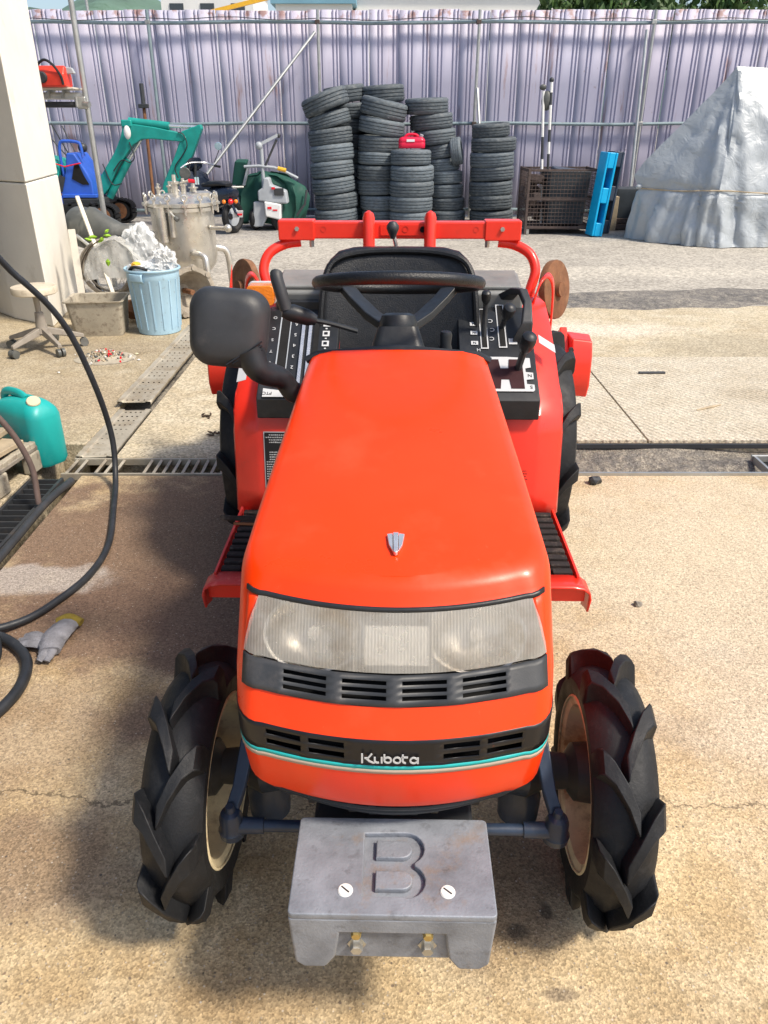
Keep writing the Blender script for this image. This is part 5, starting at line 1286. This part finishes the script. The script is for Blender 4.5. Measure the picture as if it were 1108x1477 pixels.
# plastic barrier feet
def barrier(x, y, m, lb, lean):
    e = empty('plastic_barrier', (x, y, 0)); e.rotation_euler = (0, lean, .15); e.location.z = .01
    H_, W_, D_ = 1.09, .16, .26
    for s in (-1, 1): MB().box((s * (W_ / 2 - .017), 0, H_ / 2), (.034, D_, H_)).build('side_rail', m, e, bevel=.012)
    for z, h in ((.09, .18), (.54, .20), (.99, .20)): MB().box((0, 0, z), (W_ - .068, D_ * .96, h)).build('cross_block', m, e, bevel=.012)
    return tag(e, lb, 'barrier')
barrier(3.02, 11.62, 'cyan_plastic', 'bright cyan plastic barrier block standing on end beside the cage', R(5))
barrier(3.22, 12.0, 'slate_plastic', 'dark slate plastic barrier standing on end behind the cyan one', R(5))
o = MB().loft([[(3.75 + x * w, 12.6 + y * w, z) for x, y in rrect(.6, .5, .08)] for z, w in ((.14, .9), (.5, 1), (.58, .95))]).build('dark_tub', 'bin_dark', bevel=.01); tag(o, 'dark tub between the fence post and the tarpaulin', 'tub')
for k, z in enumerate((.05, .13)):
    o = MB().box((3.78, 12.35 + k * .05, z), (.8, .16, .07), rot=(0, 0, .05 * k)).build('timber', 'wire_rust', bevel=.006); tag(o, ['lower dark timber on the ground under the dark tub', 'upper dark timber supporting the dark tub'][k], 'timber')
tag(MB().box((3.42, 12.3, .24), (.18, .10, .48)).build('wood_block', 'wood', bevel=.01), 'brown wooden block behind the slate barrier', 'wood block')

# ================================================================ tarpaulin heap
def tarp_mat():
    m = mat('tarp', (.375, .41, .435), .42, metal=.10, var=.08, vs=2, dirt=((.30, .30, .27), .3, 2.2, .54), dirt2=((.44, .49, .52), .2, 6, .58))
    n, l = m.node_tree.nodes, m.node_tree.links; b = n['Principled BSDF']
    tc = n.new('ShaderNodeTexCoord')
    bp = n.new('ShaderNodeBump'); bp.inputs['Strength'].default_value = .32; bp.inputs['Distance'].default_value = .04
    t = n.new('ShaderNodeTexNoise'); t.inputs['Scale'].default_value = 4.5; t.inputs['Detail'].default_value = 7; t.inputs['Distortion'].default_value = 1.2; l.new(tc.outputs['Object'], t.inputs['Vector'])
    v = n.new('ShaderNodeTexVoronoi'); v.feature = 'DISTANCE_TO_EDGE'; v.inputs['Scale'].default_value = 5; 
    mx = n.new('ShaderNodeVectorMath'); mx.operation = 'MULTIPLY_ADD'; l.new(t.outputs['Color'], mx.inputs[0]); mx.inputs[1].default_value = (.5, .5, .5); l.new(tc.outputs['Object'], mx.inputs[2]); l.new(mx.outputs[0], v.inputs['Vector'])
    mm = n.new('ShaderNodeMath'); mm.operation = 'MULTIPLY_ADD'; l.new(v.outputs[0], mm.inputs[0]); mm.inputs[1].default_value = .6; l.new(t.outputs['Fac'], mm.inputs[2])
    l.new(mm.outputs[0], bp.inputs['Height']); l.new(bp.outputs[0], b.inputs['Normal'])
tarp_mat()
tp = empty('tarpaulin_heap', (4.75, 11.4, 0))
from mathutils import noise as mnz
def TP(x, y, z): return Vector((x - 4.75, y - 11.4, z))
PK, PR, PB = TP(4.42, 11.05, 2.09), TP(6.3, 11.2, 2.02), TP(5.3, 12.2, 1.9)
L1, L0, F1, RF, RB = TP(3.42, 11.35, .84), TP(3.50, 11.30, .66), TP(4.30, 10.56, .72), TP(6.2, 10.6, .72), TP(6.6, 11.8, .8)
BL, B1, B2, B3, BR_, BB = TP(3.42, 11.45, .01), TP(3.72, 10.85, .01), TP(4.28, 10.42, .01), TP(5.1, 10.52, .01), TP(6.5, 10.45, .01), TP(6.9, 12.0, .01)
LK, BK = TP(4.2, 12.3, .9), TP(4.0, 12.5, .01)
FS = TP(4.45, 10.84, 1.72)
def tdisp(p):
    q = p * 1.0; ang = math.atan2(p.y + .35, p.x + .33); hgt = p.z
    fold = abs(mnz.noise(Vector((ang * 2.4 + hgt * .5, hgt * .5, 3.1)))) + .4 * abs(mnz.noise(Vector((ang * 5.5 - hgt * .7, hgt * .7, 7.7))))
    crk = mnz.noise(Vector((p.x * 5, p.y * 5, p.z * 5))) * .006 + abs(mnz.noise(Vector((p.x * 1.9 + p.z * 1.6, p.y * 1.9, p.z * 2.3)))) * .035 + abs(mnz.noise(Vector((p.x * 3 - p.z * 3, p.y * 3, p.z * 3)))) * .02
    w = min(1, max(.0, (2.1 - hgt) * 1.3)) * (1.5 if hgt < .66 else .8)
    k = .13 * fold * w - .035 + crk
    rad = Vector((p.x - .2, p.y + .1, 0)); rad = rad.normalized() if rad.length > .05 else Vector((0, 0, 0))
    return p + rad * k * (1 if hgt > .03 else .6) + Vector((0, 0, max(-.02 * w, -hgt + .005) if hgt > .03 else .012 * abs(mnz.noise(p * 9))))
sheet_ = MB()
def tri(A, B, C, n=26):
    idx = {}
    vs, fs = [], []
    for i in range(n + 1):
        for j in range(n + 1 - i):
            idx[i, j] = len(vs); vs.append(tdisp(A + (B - A) * (i / n) + (C - A) * (j / n)))
    for i in range(n):
        for j in range(n - i):
            fs.append((idx[i, j], idx[i + 1, j], idx[i, j + 1]))
            if j < n - i - 1: fs.append((idx[i + 1, j], idx[i + 1, j + 1], idx[i, j + 1]))
    sheet_.add(vs, fs)
for T_ in ((PK, L1, F1), (PK, F1, FS), (FS, F1, RF), (PK, FS, PR), (FS, RF, PR), (PR, RF, RB), (PK, PR, PB), (PR, RB, PB), (PK, PB, LK), (PK, LK, L1),
           (L1, L0, F1), (L0, BL, B1), (L0, B1, F1), (F1, B1, B2), (F1, B2, B3), (F1, B3, RF), (RF, B3, BR_), (RF, BR_, RB), (RB, BR_, BB), (LK, BK, L0), (LK, L0, L1), (L0, BK, BL)): tri(*T_)
sheet_.build('sheet', 'tarp', tp, smooth=60)
MB().tube([tdisp(p) + (p - TP(4.9, 11.5, p.z)).normalized() * .012 for p in spline([L0 + Vector((0, 0, .02)), L0.lerp(F1, .5) + Vector((0, 0, -.02)), F1 + Vector((0, 0, -.02)), F1.lerp(RF, .5) + Vector((0, 0, -.06)), RF], 14)], .009, 6).build('rope', 'wood', tp)
MB().sphere(tuple(L0 + Vector((-.02, -.02, .02))), .03, 10, 8, (1.6, 1, 1.1)).build('tied_corner', 'tarp', tp)
tag(tp, 'big heap covered by a wrinkled silver tarpaulin tied with a rope', 'tarpaulin heap')
# ================================================================ steel pressure tank
tk = empty('pressure_tank', (-1.86, 7.52, 0))
TRd = .285
MB().lathe([(0, .17), (.12, .18), (.22, .21), (.27, .27), (TRd, .34), (TRd, .74), (.318, .745), (.318, .775), (.30, .778), (.30, .80)], None, 48).build('vessel', 'stainless', tk)
lid = MB().lathe([(.300, .785), (.322, .785), (.322, .815), (.30, .82), (.26, .850), (.16, .88), (.05, .892), (0, .893)], None, 48).build('lid', 'stainless', tk)
for k in range(14):
    a = 2 * PI * k / 14 + .1; c, s_ = math.cos(a), math.sin(a)
    e = MB().cyl((c * .325, s_ * .325, .72), (c * .325, s_ * .325, .85), .010, n=8)
    e.tube([Vector((c * .325, s_ * .325, .865)) + Vector((-s_ * math.cos(q), c * math.cos(q), math.sin(q))) * .024 for q in [2 * PI * i / 14 for i in range(14)]], .008, 6, closed=True)
    e.box((c * .325, s_ * .325, .80), (.05, .05, .02), rot=(0, 0, a)); e.build('clamp_bolt', 'stainless', tk)
for x, y, h, r_ in ((-.03, -.05, .16, .028), (.04, -.02, .13, .024), (-.10, .04, .10, .02), (-.18, -.06, .09, .018), (.11, .06, .08, .03)):
    MB().lathe([(r_ * 1.8, .86), (r_ * 1.8, .875), (r_, .88), (r_, .88 + h * .5), (r_ * 1.5, .88 + h * .52), (r_ * 1.5, .88 + h * .64), (r_ * .7, .88 + h * .68), (r_ * .6, .88 + h), (0, .88 + h)], Matrix.Translation((x, y, 0)), 14).build('fitting', 'stainless', tk)
MB().lathe([(0, .05), (.08, .05), (.095, .04), (.095, .0)], Matrix.Translation((.17, .06, .845)), 24).build('sight_cap', 'stainless', tk)
MB().cyl((.02, -.04, .97), (.10, -.05, .99), .012, n=8).build('valve_body', 'stainless', tk); MB().cyl((.10, -.05, .99), (.16, -.05, .985), .016, n=8).build('valve_handle', 'tail_red', tk)
MB().cyl((.175, -.05, .96), (.175, -.05, 1.02), .02, n=10).build('gauge', 'mirror_glass', tk)
MB().cyl((-.12, -.27, .83), (.03, -.36, .70), .010, n=8).build('lever_rod', 'zinc', tk); MB().cyl((.02, -.355, .71), (.045, -.37, .69), .020, n=8).build('lever_tip', 'duct_grey', tk)
MB().cyl((-.12, -.31, .50), (-.12, -.31, .79), .05, n=16).build('side_canister', 'stainless', tk); MB().cyl((-.12, -.31, .46), (-.12, -.31, .50), .015, n=10).build('drain_tip', 'stainless', tk); MB().cyl((-.03, -.31, .54), (-.03, -.31, .76), .024, n=12).build('side_pipe', 'stainless', tk)
o = MB().cyl((.27, -.12, .60), (.42, -.16, .60), .020, n=12).build('side_valve', 'stainless', tk); MB().sphere((.44, -.165, .60), .036, 12, 8).build('valve_ball', 'stainless', o)
for (bx, by, ex_, ey) in ((.13, -.26, .25, -.34), (.26, .08, .37, .12), (-.24, -.12, -.36, -.2), (-.1, .27, -.14, .40)):
    MB().tube(spline([(bx * .95, by * .95, .40), (bx * 1.12, by * 1.12, .395), (ex_ * .93, ey * .93, .37), (ex_, ey, .28), (ex_ + (ex_ - bx) * .12, ey + (ey - by) * .1, .0)], 5), .030, 14).build('leg', 'stainless', tk)
MB().cyl((0, 0, .10), (0, 0, .18), .02, n=10).build('outlet', 'stainless', tk)
tag(tk, 'stainless steel pressure tank with bolted lid and curved tube legs', 'tank')
# cast housing
ho = empty('bell_housing', (-1.62, 6.5, 0)); AXH = Vector((.62, -.78, .05)).normalized()
M = Matrix.Translation((0, 0, .20)) @ AXH.to_track_quat('Z', 'Y').to_matrix().to_4x4()
MB().lathe([(.0, -.22), (.07, -.22), (.10, -.14), (.15, -.05), (.17, .02), (.205, .03), (.205, .065), (.17, .065), (.145, .03), (.12, -.06), (.05, -.12), (0, -.12)], M, 36).build('shell', 'cast_alu', ho)
mb = MB()
for k in range(9):
    a = 2 * PI * k / 9; mb.lathe([(0, .075), (.022, .075), (.026, .06), (.026, .02), (0, .02)], M @ Matrix.Translation((.195 * math.cos(a), .195 * math.sin(a), 0)), 10)
mb.build('bolt_lugs', 'cast_alu', ho); MB().cyl(M @ Vector((0, 0, -.1)), M @ Vector((0, 0, .06)), .022, n=12).build('shaft', 'rusty', ho)
MB().box((-.08, .06, .03), (.22, .2, .06)).build('base', 'cast_alu', ho, bevel=.01)
tag(ho, 'dirty cast bell housing on the ground between bin and tank', 'engine part')
# ================================================================ bin and rubbish
bn = empty('waste_bin', (-1.755, 5.98, 0)); bn.scale = (.93, .93, .865)
MB().lathe([(0, .012), (.155, .012), (.165, .0), (.172, .006), (.176, .05), (.205, .47), (.208, .475), (.208, .53), (.212, .535), (.222, .54), (.226, .55), (.222, .56), (.208, .556), (.202, .52), (.168, .03), (0, .03)], None, 48).build('shell', 'bin_blue', bn)
mb = MB()
for k in range(16):
    a = 2 * PI * k / 16 + .1
    mb.bar((.178 * math.cos(a), .178 * math.sin(a), .05), (.2055 * math.cos(a), .2055 * math.sin(a), .468), .010, .008)
mb.build('ribs', 'bin_blue', bn)
for a0 in (-1.95, 1.2):
    mb = MB(); mb.lathe([(.208, .455), (.236, .475), (.240, .505), (.236, .53), (.208, .535)], None, 8, a0=a0 - .28, a1=a0 + .28); mb.build('handle', 'bin_blue', bn, solid=.005)
tag(bn, 'light blue plastic waste bin with dirt spots near the garage pillar', 'bin')
def crumple(name, c, s, m, label, cat, seed, sub=4, amp=.28, flatb=None):
    r = random.Random(seed); bm = bmesh.new(); bmesh.ops.create_icosphere(bm, subdivisions=sub, radius=1)
    from mathutils import noise as nz
    for v in bm.verts:
        p = v.co.copy(); q = p * 2.1 + Vector((seed, seed * 2, 0))
        v.co = p * (1 + amp * (abs(nz.noise(q)) * 2 - .5) + amp * .55 * nz.noise(q * 2.9) + amp * .3 * nz.noise(q * 6.5))
    mb = MB(); mb.add([(c[0] + v.co.x * s[0], c[1] + v.co.y * s[1], c[2] + v.co.z * s[2]) for v in bm.verts], [[v.index for v in f.verts] for f in bm.faces]); bm.free()
    return tag(mb.build(name, m, smooth=0 if m == 'poly_bag' else 50), label, cat)
crumple('plastic_bag', (-1.65, 5.98, .53), (.08, .08, .10), 'poly_bag', 'crumpled clear plastic bag sticking up from the right of the bin', 'plastic bag', 3, sub=4, amp=.34)
crumple('plastic_bag', (-1.79, 5.96, .478), (.15, .14, .05), 'poly_bag', 'flat white plastic wrap filling the top of the blue bin', 'plastic bag', 5, sub=4, amp=.34)
crumple('plastic_bag', (-1.98, 6.50, .52), (.14, .13, .22), 'poly_bag', 'tall cloudy plastic sheet bundle behind the blue bin', 'plastic bag', 8, sub=4, amp=.24)
tag(MB().tube(spline([(-1.88, 5.84, .485), (-1.85, 5.82, .505), (-1.80, 5.81, .505), (-1.75, 5.83, .485)], 5), .018, 8, flat=.6).build('rubber_strip', 'rubber'), 'curled black rubber strip on top of the bin rubbish', 'rubbish')
crumple('wrapper', (-1.84, 5.87, .515), (.035, .03, .022), 'crane_yellow', 'small yellow wrapper among the bin rubbish', 'wrapper', 9, sub=3)
# ================================================================ drum, duct, covered wheel, boards
dr = MB().lathe([(0, 0), (.20, .0), (.235, .02), (.245, .10), (.245, .30), (.225, .305), (.22, .32), (.20, .40), (.10, .41), (0, .41)], Matrix.Translation((-2.80, 7.40, .62)) @ Matrix.Scale(.72, 4) @ Vector((.8, -.5, -.15)).to_track_quat('Z', 'Y').to_matrix().to_4x4(), 36).build('plastic_drum', 'duct_grey')
tag(dr, 'dark grey plastic drum lying behind the pillar', 'drum')
rings = []
for (x, y, z, a, b_) in ((-2.55, 6.95, .655, .10, .15), (-2.545, 6.95, .655, .12, .165), (-2.50, 6.95, .655, .12, .16), (-2.42, 6.93, .64, .11, .13), (-2.33, 6.92, .62, .10, .105), (-2.26, 6.9, .605, .085, .09), (-2.20, 6.9, .60, .08, .085), (-2.19, 6.9, .60, .088, .093), (-2.15, 6.9, .595, .088, .092), (-2.14, 6.9, .595, .08, .085), (-2.05, 6.88, .57, .08, .085), (-1.98, 6.86, .55, .078, .082)):
    rings.append([(x + .25 * (math.sin(t) * b_), y + a * math.cos(t), z + b_ * math.sin(t)) for t in [2 * PI * k / 24 for k in range(24)]])
tag(MB().loft(rings).build('rubber_duct', 'duct_grey', smooth=60), 'grey moulded rubber duct with a flared end behind the bin', 'duct')
bw = empty('bicycle', (-2.18, 6.45, 0))
mb = MB(); M = tor(mb, (.02, .1, .33), .29, .018, (.25, 1, 0), 40); w = mb.build('wheel', 'rubber', bw)
mb = MB(); tor(mb, (.02, .1, .33), .268, .010, (.25, 1, 0), 40); mb.build('rim', 'bright_steel', w)
mb = MB()
for k in range(28):
    a = 2 * PI * k / 28; mb.cyl(M @ Vector((.02 * math.cos(a + .6), .02 * math.sin(a + .6), .02 * (-1) ** k)), M @ Vector((.268 * math.cos(a), .268 * math.sin(a), 0)), .0016, n=4)
mb.build('spokes', 'bright_steel', w); MB().cyl(M @ Vector((0, 0, -.04)), M @ Vector((0, 0, .04)), .022, n=10).build('hub', 'zinc', w)
MB().cyl((.02, .12, .33), (-.38, .25, .62), .014, n=8).build('fork', 'zinc', bw)
tag(bw, 'bicycle with spoked wheel parked under plastic film', 'bicycle')
rows = []
for i in range(15):
    a = R(12 + 156 * i / 14); row = []
    for j in range(7):
        v = j / 6; y = -.09 + .26 * v; rr2 = .34 + .015 * math.sin(i * 2.1 + j) + .012 * math.sin(i * 5.3 - j * 2)
        row.append((-2.17 - rr2 * math.cos(a) * .72, 6.42 + y, .34 + (.29 + .02 * math.sin(j * 1.9 + i)) * math.sin(a) - .02 * abs(v - .5)))
    rows.append(row)
front = []
for j in range(6):
    v = j / 5; front.append([(-2.17 - .34 * math.cos(R(12 + 156 * i / 14)) * .72, 6.33 + .015 * math.sin(i * 1.7 + j), .30 + (.04 + .29 * v) * math.sin(R(12 + 156 * i / 14))) for i in range(15)])
mat('film', (.70, .70, .66), .3, var=.08, vs=8, trans=.35, bump=.6, bs=16, alpha=.80)
o = MB().grid(rows).grid(front).build('plastic_film', 'film', smooth=50); tag(o, 'clear plastic film draped over the bicycle wheel', 'plastic film')
for k, (a, b_, lb) in enumerate((((-2.50, 6.70, .92), (-2.14, 6.20, .16), 'long pale wooden batten leaning diagonally beside the pillar'), ((-2.485, 6.42, .70), (-2.44, 6.28, .10), 'short white board standing upright against the pillar'))):
    o = MB().bar(a, b_, .030 if k == 0 else .055, .022).build('wooden_batten', 'white_wood', bevel=.003); tag(o, lb, 'batten')
mb = MB(); r = random.Random(6)
for k in range(7):
    q = r.uniform(.0, .05); tor(mb, (-2.30 + r.uniform(-.02, .02), 6.52 + k * .018, .34 + q), .20 + r.uniform(-.03, .03), .010, (.1 + r.uniform(-.1, .1), 1, r.uniform(-.1, .1)), 30)
tag(mb.build('cable_coil', 'stool_base'), 'coil of dirty beige cable hanging beside the wooden batten', 'cable coil')
crumple('scrap_box', (-1.98, 6.30, .10), (.13, .10, .10), 'rusty', 'small rusty red scrap lump behind the tub', 'scrap', 15, sub=3)
# weed sprig
wd = empty('weed', (-2.44, 6.32, 0))
MB().tube(spline([(-.02, .1, .10), (.0, .05, .40), (.10, 0, .56), (.22, -.02, .64), (.25, -.02, .66)], 5), [.007 - .0002 * k for k in range(21)], 6).build('stem', 'bark', wd)
def leaf(p, L, w, rot, par):
    M = Matrix.Translation(p) @ Euler(rot).to_matrix().to_4x4()
    MB().add([(0, 0, 0), (w * .5, 0, -L * .35), (w * .4, .006, -L * .7), (0, .0, -L), (-w * .4, .006, -L * .7), (-w * .5, 0, -L * .35), (0, -.008, -L * .45)], [(0, 1, 6), (1, 2, 6), (2, 3, 6), (3, 4, 6), (4, 5, 6), (5, 0, 6)], M).build('leaf', 'leaf_bright', par, smooth=0)
for p, L, w, rot in (((.25, -.02, .66), .10, .04, (0, .9, 0)), ((.24, -.02, .67), .09, .035, (0, -1.5, 0)), ((.20, -.03, .66), .11, .04, (.2, 1.5, 0)), ((.26, -.05, .50), .085, .05, (.1, .1, .2)), ((.15, -.02, .63), .08, .03, (0, 1.9, .3)), ((.26, -.03, .69), .06, .03, (.3, -2.2, 0))): leaf(p, L * .75, w * .75, rot, wd)
tag(wd, 'green weed sprig growing in front of the rubber duct', 'weed')
# ================================================================ tub, stool
def tub_ring(z, w, d, r_=.03): return [(-2.19 + x * math.cos(.12) - y * math.sin(.12), 5.93 + x * math.sin(.12) + y * math.cos(.12), z) for x, y in rrect(w, d, r_, 4)]
tag(MB().loft([tub_ring(.008, .33, .24), tub_ring(0, .35, .26), tub_ring(.02, .36, .27), tub_ring(.255, .41, .33), tub_ring(.262, .44, .36), tub_ring(.27, .44, .36), tub_ring(.265, .40, .32), tub_ring(.06, .35, .26)], cap=True).build('mixing_tub', 'tub_grey', smooth=40), 'dirty grey plastic tub on the concrete beside the blue bin', 'tub')
st = empty('stool', (-2.43, 5.42, 0))
MB().lathe([(0, .395), (.140, .395), (.152, .402), (.154, .432), (.148, .445), (.12, .450), (0, .448)], None, 40).build('seat', 'stool_top', st)
MB().lathe([(0, .405), (.04, .405), (.022, .38), (.019, .27), (.030, .265), (.032, .23), (.036, .20), (.040, .16), (.055, .125), (0, .11)], None, 20).build('column', 'stool_base', st)
for k in range(5):
    a = 2 * PI * k / 5 + .45; c, s_ = math.cos(a), math.sin(a)
    MB().loft([[(c * q - s_ * w, s_ * q + c * w, z), (c * q + s_ * w, s_ * q - c * w, z), (c * q + s_ * w * .7, s_ * q - c * w * .7, z + h), (c * q - s_ * w * .7, s_ * q + c * w * .7, z + h)] for q, w, z, h in ((.02, .026, .115, .05), (.12, .022, .095, .042), (.24, .017, .068, .03), (.27, .016, .062, .026))]).build('foot', 'stool_base', st, bevel=.005)
    cw = MB()
    for s in (-1, 1): cw.cyl((c * .265 - s_ * s * .006, s_ * .265 + c * s * .006, .030), (c * .265 - s_ * s * .026, s_ * .265 + c * s * .026, .030), .029, n=18)
    cw.build('castor', 'duct_grey', st)
tag(st, 'round beige stool on five castors in front of the pillar', 'stool')
# sweepings
r = random.Random(12); mb = {k: MB() for k in ('tub_grey', 'wood', 'white_plastic', 'tail_red', 'duct_grey')}
for k in range(420):
    a = r.uniform(0, 2 * PI); q = abs(r.gauss(0, .45)); x, y = -1.93 + .17 * q * math.cos(a), 5.19 + .14 * q * math.sin(a)
    z = max(.004, .055 * math.exp(-2.2 * q * q)) + r.uniform(-.004, .006); s = r.uniform(.004, .014)
    m = r.choices(list(mb), (5, 5, 1.6, 1.2, 4))[0]
    mb[m].box((x, y, z), (s * 1.8, s, s * .7), rot=(r.uniform(0, 3), r.uniform(0, 3), r.uniform(0, 3)))
sw_ = empty('sweepings', (0, 0, 0))
rows = [[(-1.93 + .21 * q * math.cos(2 * PI * k / 24), 5.19 + .17 * q * math.sin(2 * PI * k / 24), .05 * math.exp(-2.2 * q * q * 1.6) + .001) for k in range(25)] for q in (0, .2, .4, .6, .8, 1)]
base = MB().grid(rows).build('dust_heap', 'tub_grey', sw_); base['kind'] = 'stuff'
for k, v in mb.items(): o = v.build('scraps', k, sw_, smooth=0); o['kind'] = 'stuff'
tag(sw_, 'small heap of swept litter on the concrete in front of the blue bin', 'litter', kind='stuff')
for (x, y, m, s, lb) in ((-1.74, 5.28, 'cap_cream', .016, 'pale bottle cap near the litter heap'), (-1.68, 5.13, 'white_plastic', .013, 'white paper scrap right of the litter heap'), (-2.12, 4.84, 'white_plastic', .010, 'tiny white scrap on concrete in front of the stool')):
    crumple('scrap', (x, y, s * .5), (s, s * .8, s * .5), m, lb, 'litter', int(s * 1000), sub=2)
# ================================================================ jerrycan
jc = empty('jerrycan', (-1.70, 3.44, 0), R(-34))
def jr(z, w, d, r_=.05, dx=0): return [(x + dx, y, z) for x, y in rrect(w, d, r_, 6)]
MB().loft([jr(.006, .31, .14), jr(0, .33, .155), jr(.02, .345, .17), jr(.11, .345, .172), jr(.235, .345, .172), jr(.262, .325, .16, .05), jr(.285, .27, .13, .05, .012), jr(.300, .20, .10, .045, .03), jr(.306, .12, .07, .03, .05)]).build('body', 'jerry_teal', jc, smooth=45)
MB().tube(spline([(-.155, 0, .24), (-.15, 0, .29), (-.11, 0, .315), (-.02, 0, .318), (.03, 0, .30)], 5), .017, 10, flat=1.2).build('handle', 'jerry_teal', jc)
MB().tube(spline([(-.15, 0, .10), (-.185, 0, .14), (-.19, 0, .20), (-.165, 0, .25)], 5), .014, 8).build('side_grip', 'jerry_teal', jc)
nk = Matrix.Translation((.10, -.01, .285)) @ Vector((.45, -.25, .85)).to_track_quat('Z', 'Y').to_matrix().to_4x4()
MB().lathe([(.034, -.01), (.034, .012), (0, .012)], nk, 24).build('neck', 'jerry_teal', jc)
cp = MB().lathe([(.030, .008), (.031, .012), (.031, .030), (.028, .034), (0, .034)], nk, 28); cp.build('cap', 'cap_cream', jc)
for k in range(4): MB().bar((-.12 + k * .055, -.0865, .05), (-.08 + k * .055, -.0865, .10), .010, .006).build('emboss', 'jerry_teal', jc)
tag(jc, 'dirty teal jerrycan with cream cap standing beside the drain', 'jerrycan')
# ================================================================ pallet, boards beside drain
pt = empty('plastic_pallet', (-1.80, 3.02, 0), R(-8))
MB().box((0, .0, .11), (.30, .62, .02)).build('deck', 'stool_base', pt, bevel=.004)
for k in range(6): MB().box((0, -.27 + k * .107, .125), (.30, .035, .03)).build('deck_slat', 'tub_grey', pt, bevel=.005)
for x in (-.12, 0, .13):
    MB().box((x, 0, .126), (.03, .62, .026)).build('deck_slat', 'tub_grey', pt, bevel=.005)
    for y in (-.26, 0, .26): MB().box((x, y, .05), (.05, .09, .10)).build('foot', 'tub_grey', pt, bevel=.012)
tag(pt, 'grey plastic pallet piece beside the drain grate under two boards', 'pallet')
for k, (c, s, rz, lb) in enumerate((((-1.83, 3.06, .155), (.30, .42, .022), -.25, 'lower weathered board lying on the plastic pallet'), ((-1.92, 3.13, .182), (.34, .40, .024), -.12, 'upper weathered board lying on the plastic pallet'))):
    o = MB().box((0, 0, 0), s).build('board', 'wood', bevel=.004); o.location = c; o.rotation_euler = (.02, -.03, rz); tag(o, lb, 'board')
for k in range(4):
    o = MB().bar((-1.99 + k * .035, 2.62, .05 + .012 * k), (-1.77 + k * .035, 2.86, .06 + .012 * k), .024, .018).build('wood_strip', 'stool_base', bevel=.003)
    tag(o, ['leftmost', 'second from left', 'third from left', 'rightmost'][k] + ' thin grey wood strip in the bundle left of the drain', 'wood strip', 'bundle of strips')
# ================================================================ hoses
def hose(name, pts, r_, m, lb, n=8): return tag(MB().tube(spline(pts, n), r_, 12).build(name, m), lb, 'hose')
hose('hose', [(-2.2, 2.75, 1.26), (-1.55, 2.88, 1.11), (-1.40, 3.0, .93), (-1.30, 3.1, .73), (-1.235, 3.14, .47), (-1.205, 3.16, .22), (-1.19, 3.08, .05), (-1.14, 2.88, .014), (-1.055, 2.55, .016), (-1.05, 2.33, .016), (-1.10, 2.16, .016), (-1.17, 2.03, .02), (-1.30, 1.94, .036), (-1.5, 1.92, .05)], .0125, 'hose', 'long black hose hanging down and curving over the slab at the left')
hose('hose', [(-1.55, 2.02, .05), (-1.30, 1.965, .036), (-1.17, 1.93, .02), (-1.075, 1.84, .016), (-1.04, 1.72, .016), (-1.06, 1.60, .016), (-1.12, 1.50, .016), (-1.30, 1.40, .016), (-1.5, 1.36, .016)], .0165, 'hose', 'black hose loop on the ground beside the glove', 8)
hose('hose', [(-1.5, 2.10, .06), (-1.27, 1.99, .052), (-1.17, 1.86, .03), (-1.17, 1.74, .016), (-1.23, 1.63, .016), (-1.5, 1.52, .016)], .016, 'hose', 'shorter black hose loop cut by the left picture edge', 8)
hose('hose', [(-2.3, 2.7, .78), (-1.75, 2.82, .64), (-1.565, 2.9, .42), (-1.475, 2.92, .20), (-1.455, 2.88, .02)], .0125, 'hose_brown', 'thin brown hose hanging down into the drain at the left')
hose('hose', [(-2.2, 2.8, .65), (-1.80, 2.95, .48), (-1.735, 2.98, .36), (-1.78, 2.98, .28)], .0125, 'hose_brown', 'short brown hose end hanging above the jerrycan')
tag(MB().tube(spline([(-1.405, 3.12, .018), (-1.43, 2.9, .02), (-1.425, 2.6, .02), (-1.42, 2.3, .02), (-1.42, 1.8, .02)], 6), .017, 12).build('pipe', 'grey_plastic'), 'dark grey pipe lying along the edge of the drain', 'pipe')
# ================================================================ glove
gl = empty('work_glove', (-1.045, 1.93, 0))
palm = [[(x, y, z) for x, y, z in ring_] for ring_ in ()]
def gtube(pts, rs, m='glove_grey', name='finger', fl=.55): return MB().tube(spline(pts, 4), [rs[min(len(rs) - 1, int(k * len(rs) / (4 * (len(pts) - 1) + 1)))] for k in range(4 * (len(pts) - 1) + 1)], 10, flat=fl).build(name, m, gl, smooth=60)
gtube([(.035, .085, .022), (.03, .04, .028), (.022, -.01, .026), (.03, -.06, .022)], [.036, .040, .042, .040, .034], name='palm')
gtube([(.075, .088, .024), (.035, .098, .036), (-.002, .092, .024)], [.014, .015, .014], 'glove_yellow', 'cuff', 1.0)
for k, (a, b_, c) in enumerate((((.035, -.05), (.04, -.075), (.035, -.10)), ((.02, -.05), (.02, -.08), (.012, -.098)), ((0, -.02), (-.05, .0), (-.09, .005)), ((.0, -.03), (-.05, -.025), (-.095, -.018)), ((.0, .0), (-.045, .02), (-.08, .03)))):
    gtube([(*a, .022), (*b_, .026), (*c, .016)], [.015, .016, .014, .011])
tag(gl, 'grey work glove with yellow cuff lying by the hose loop', 'glove')
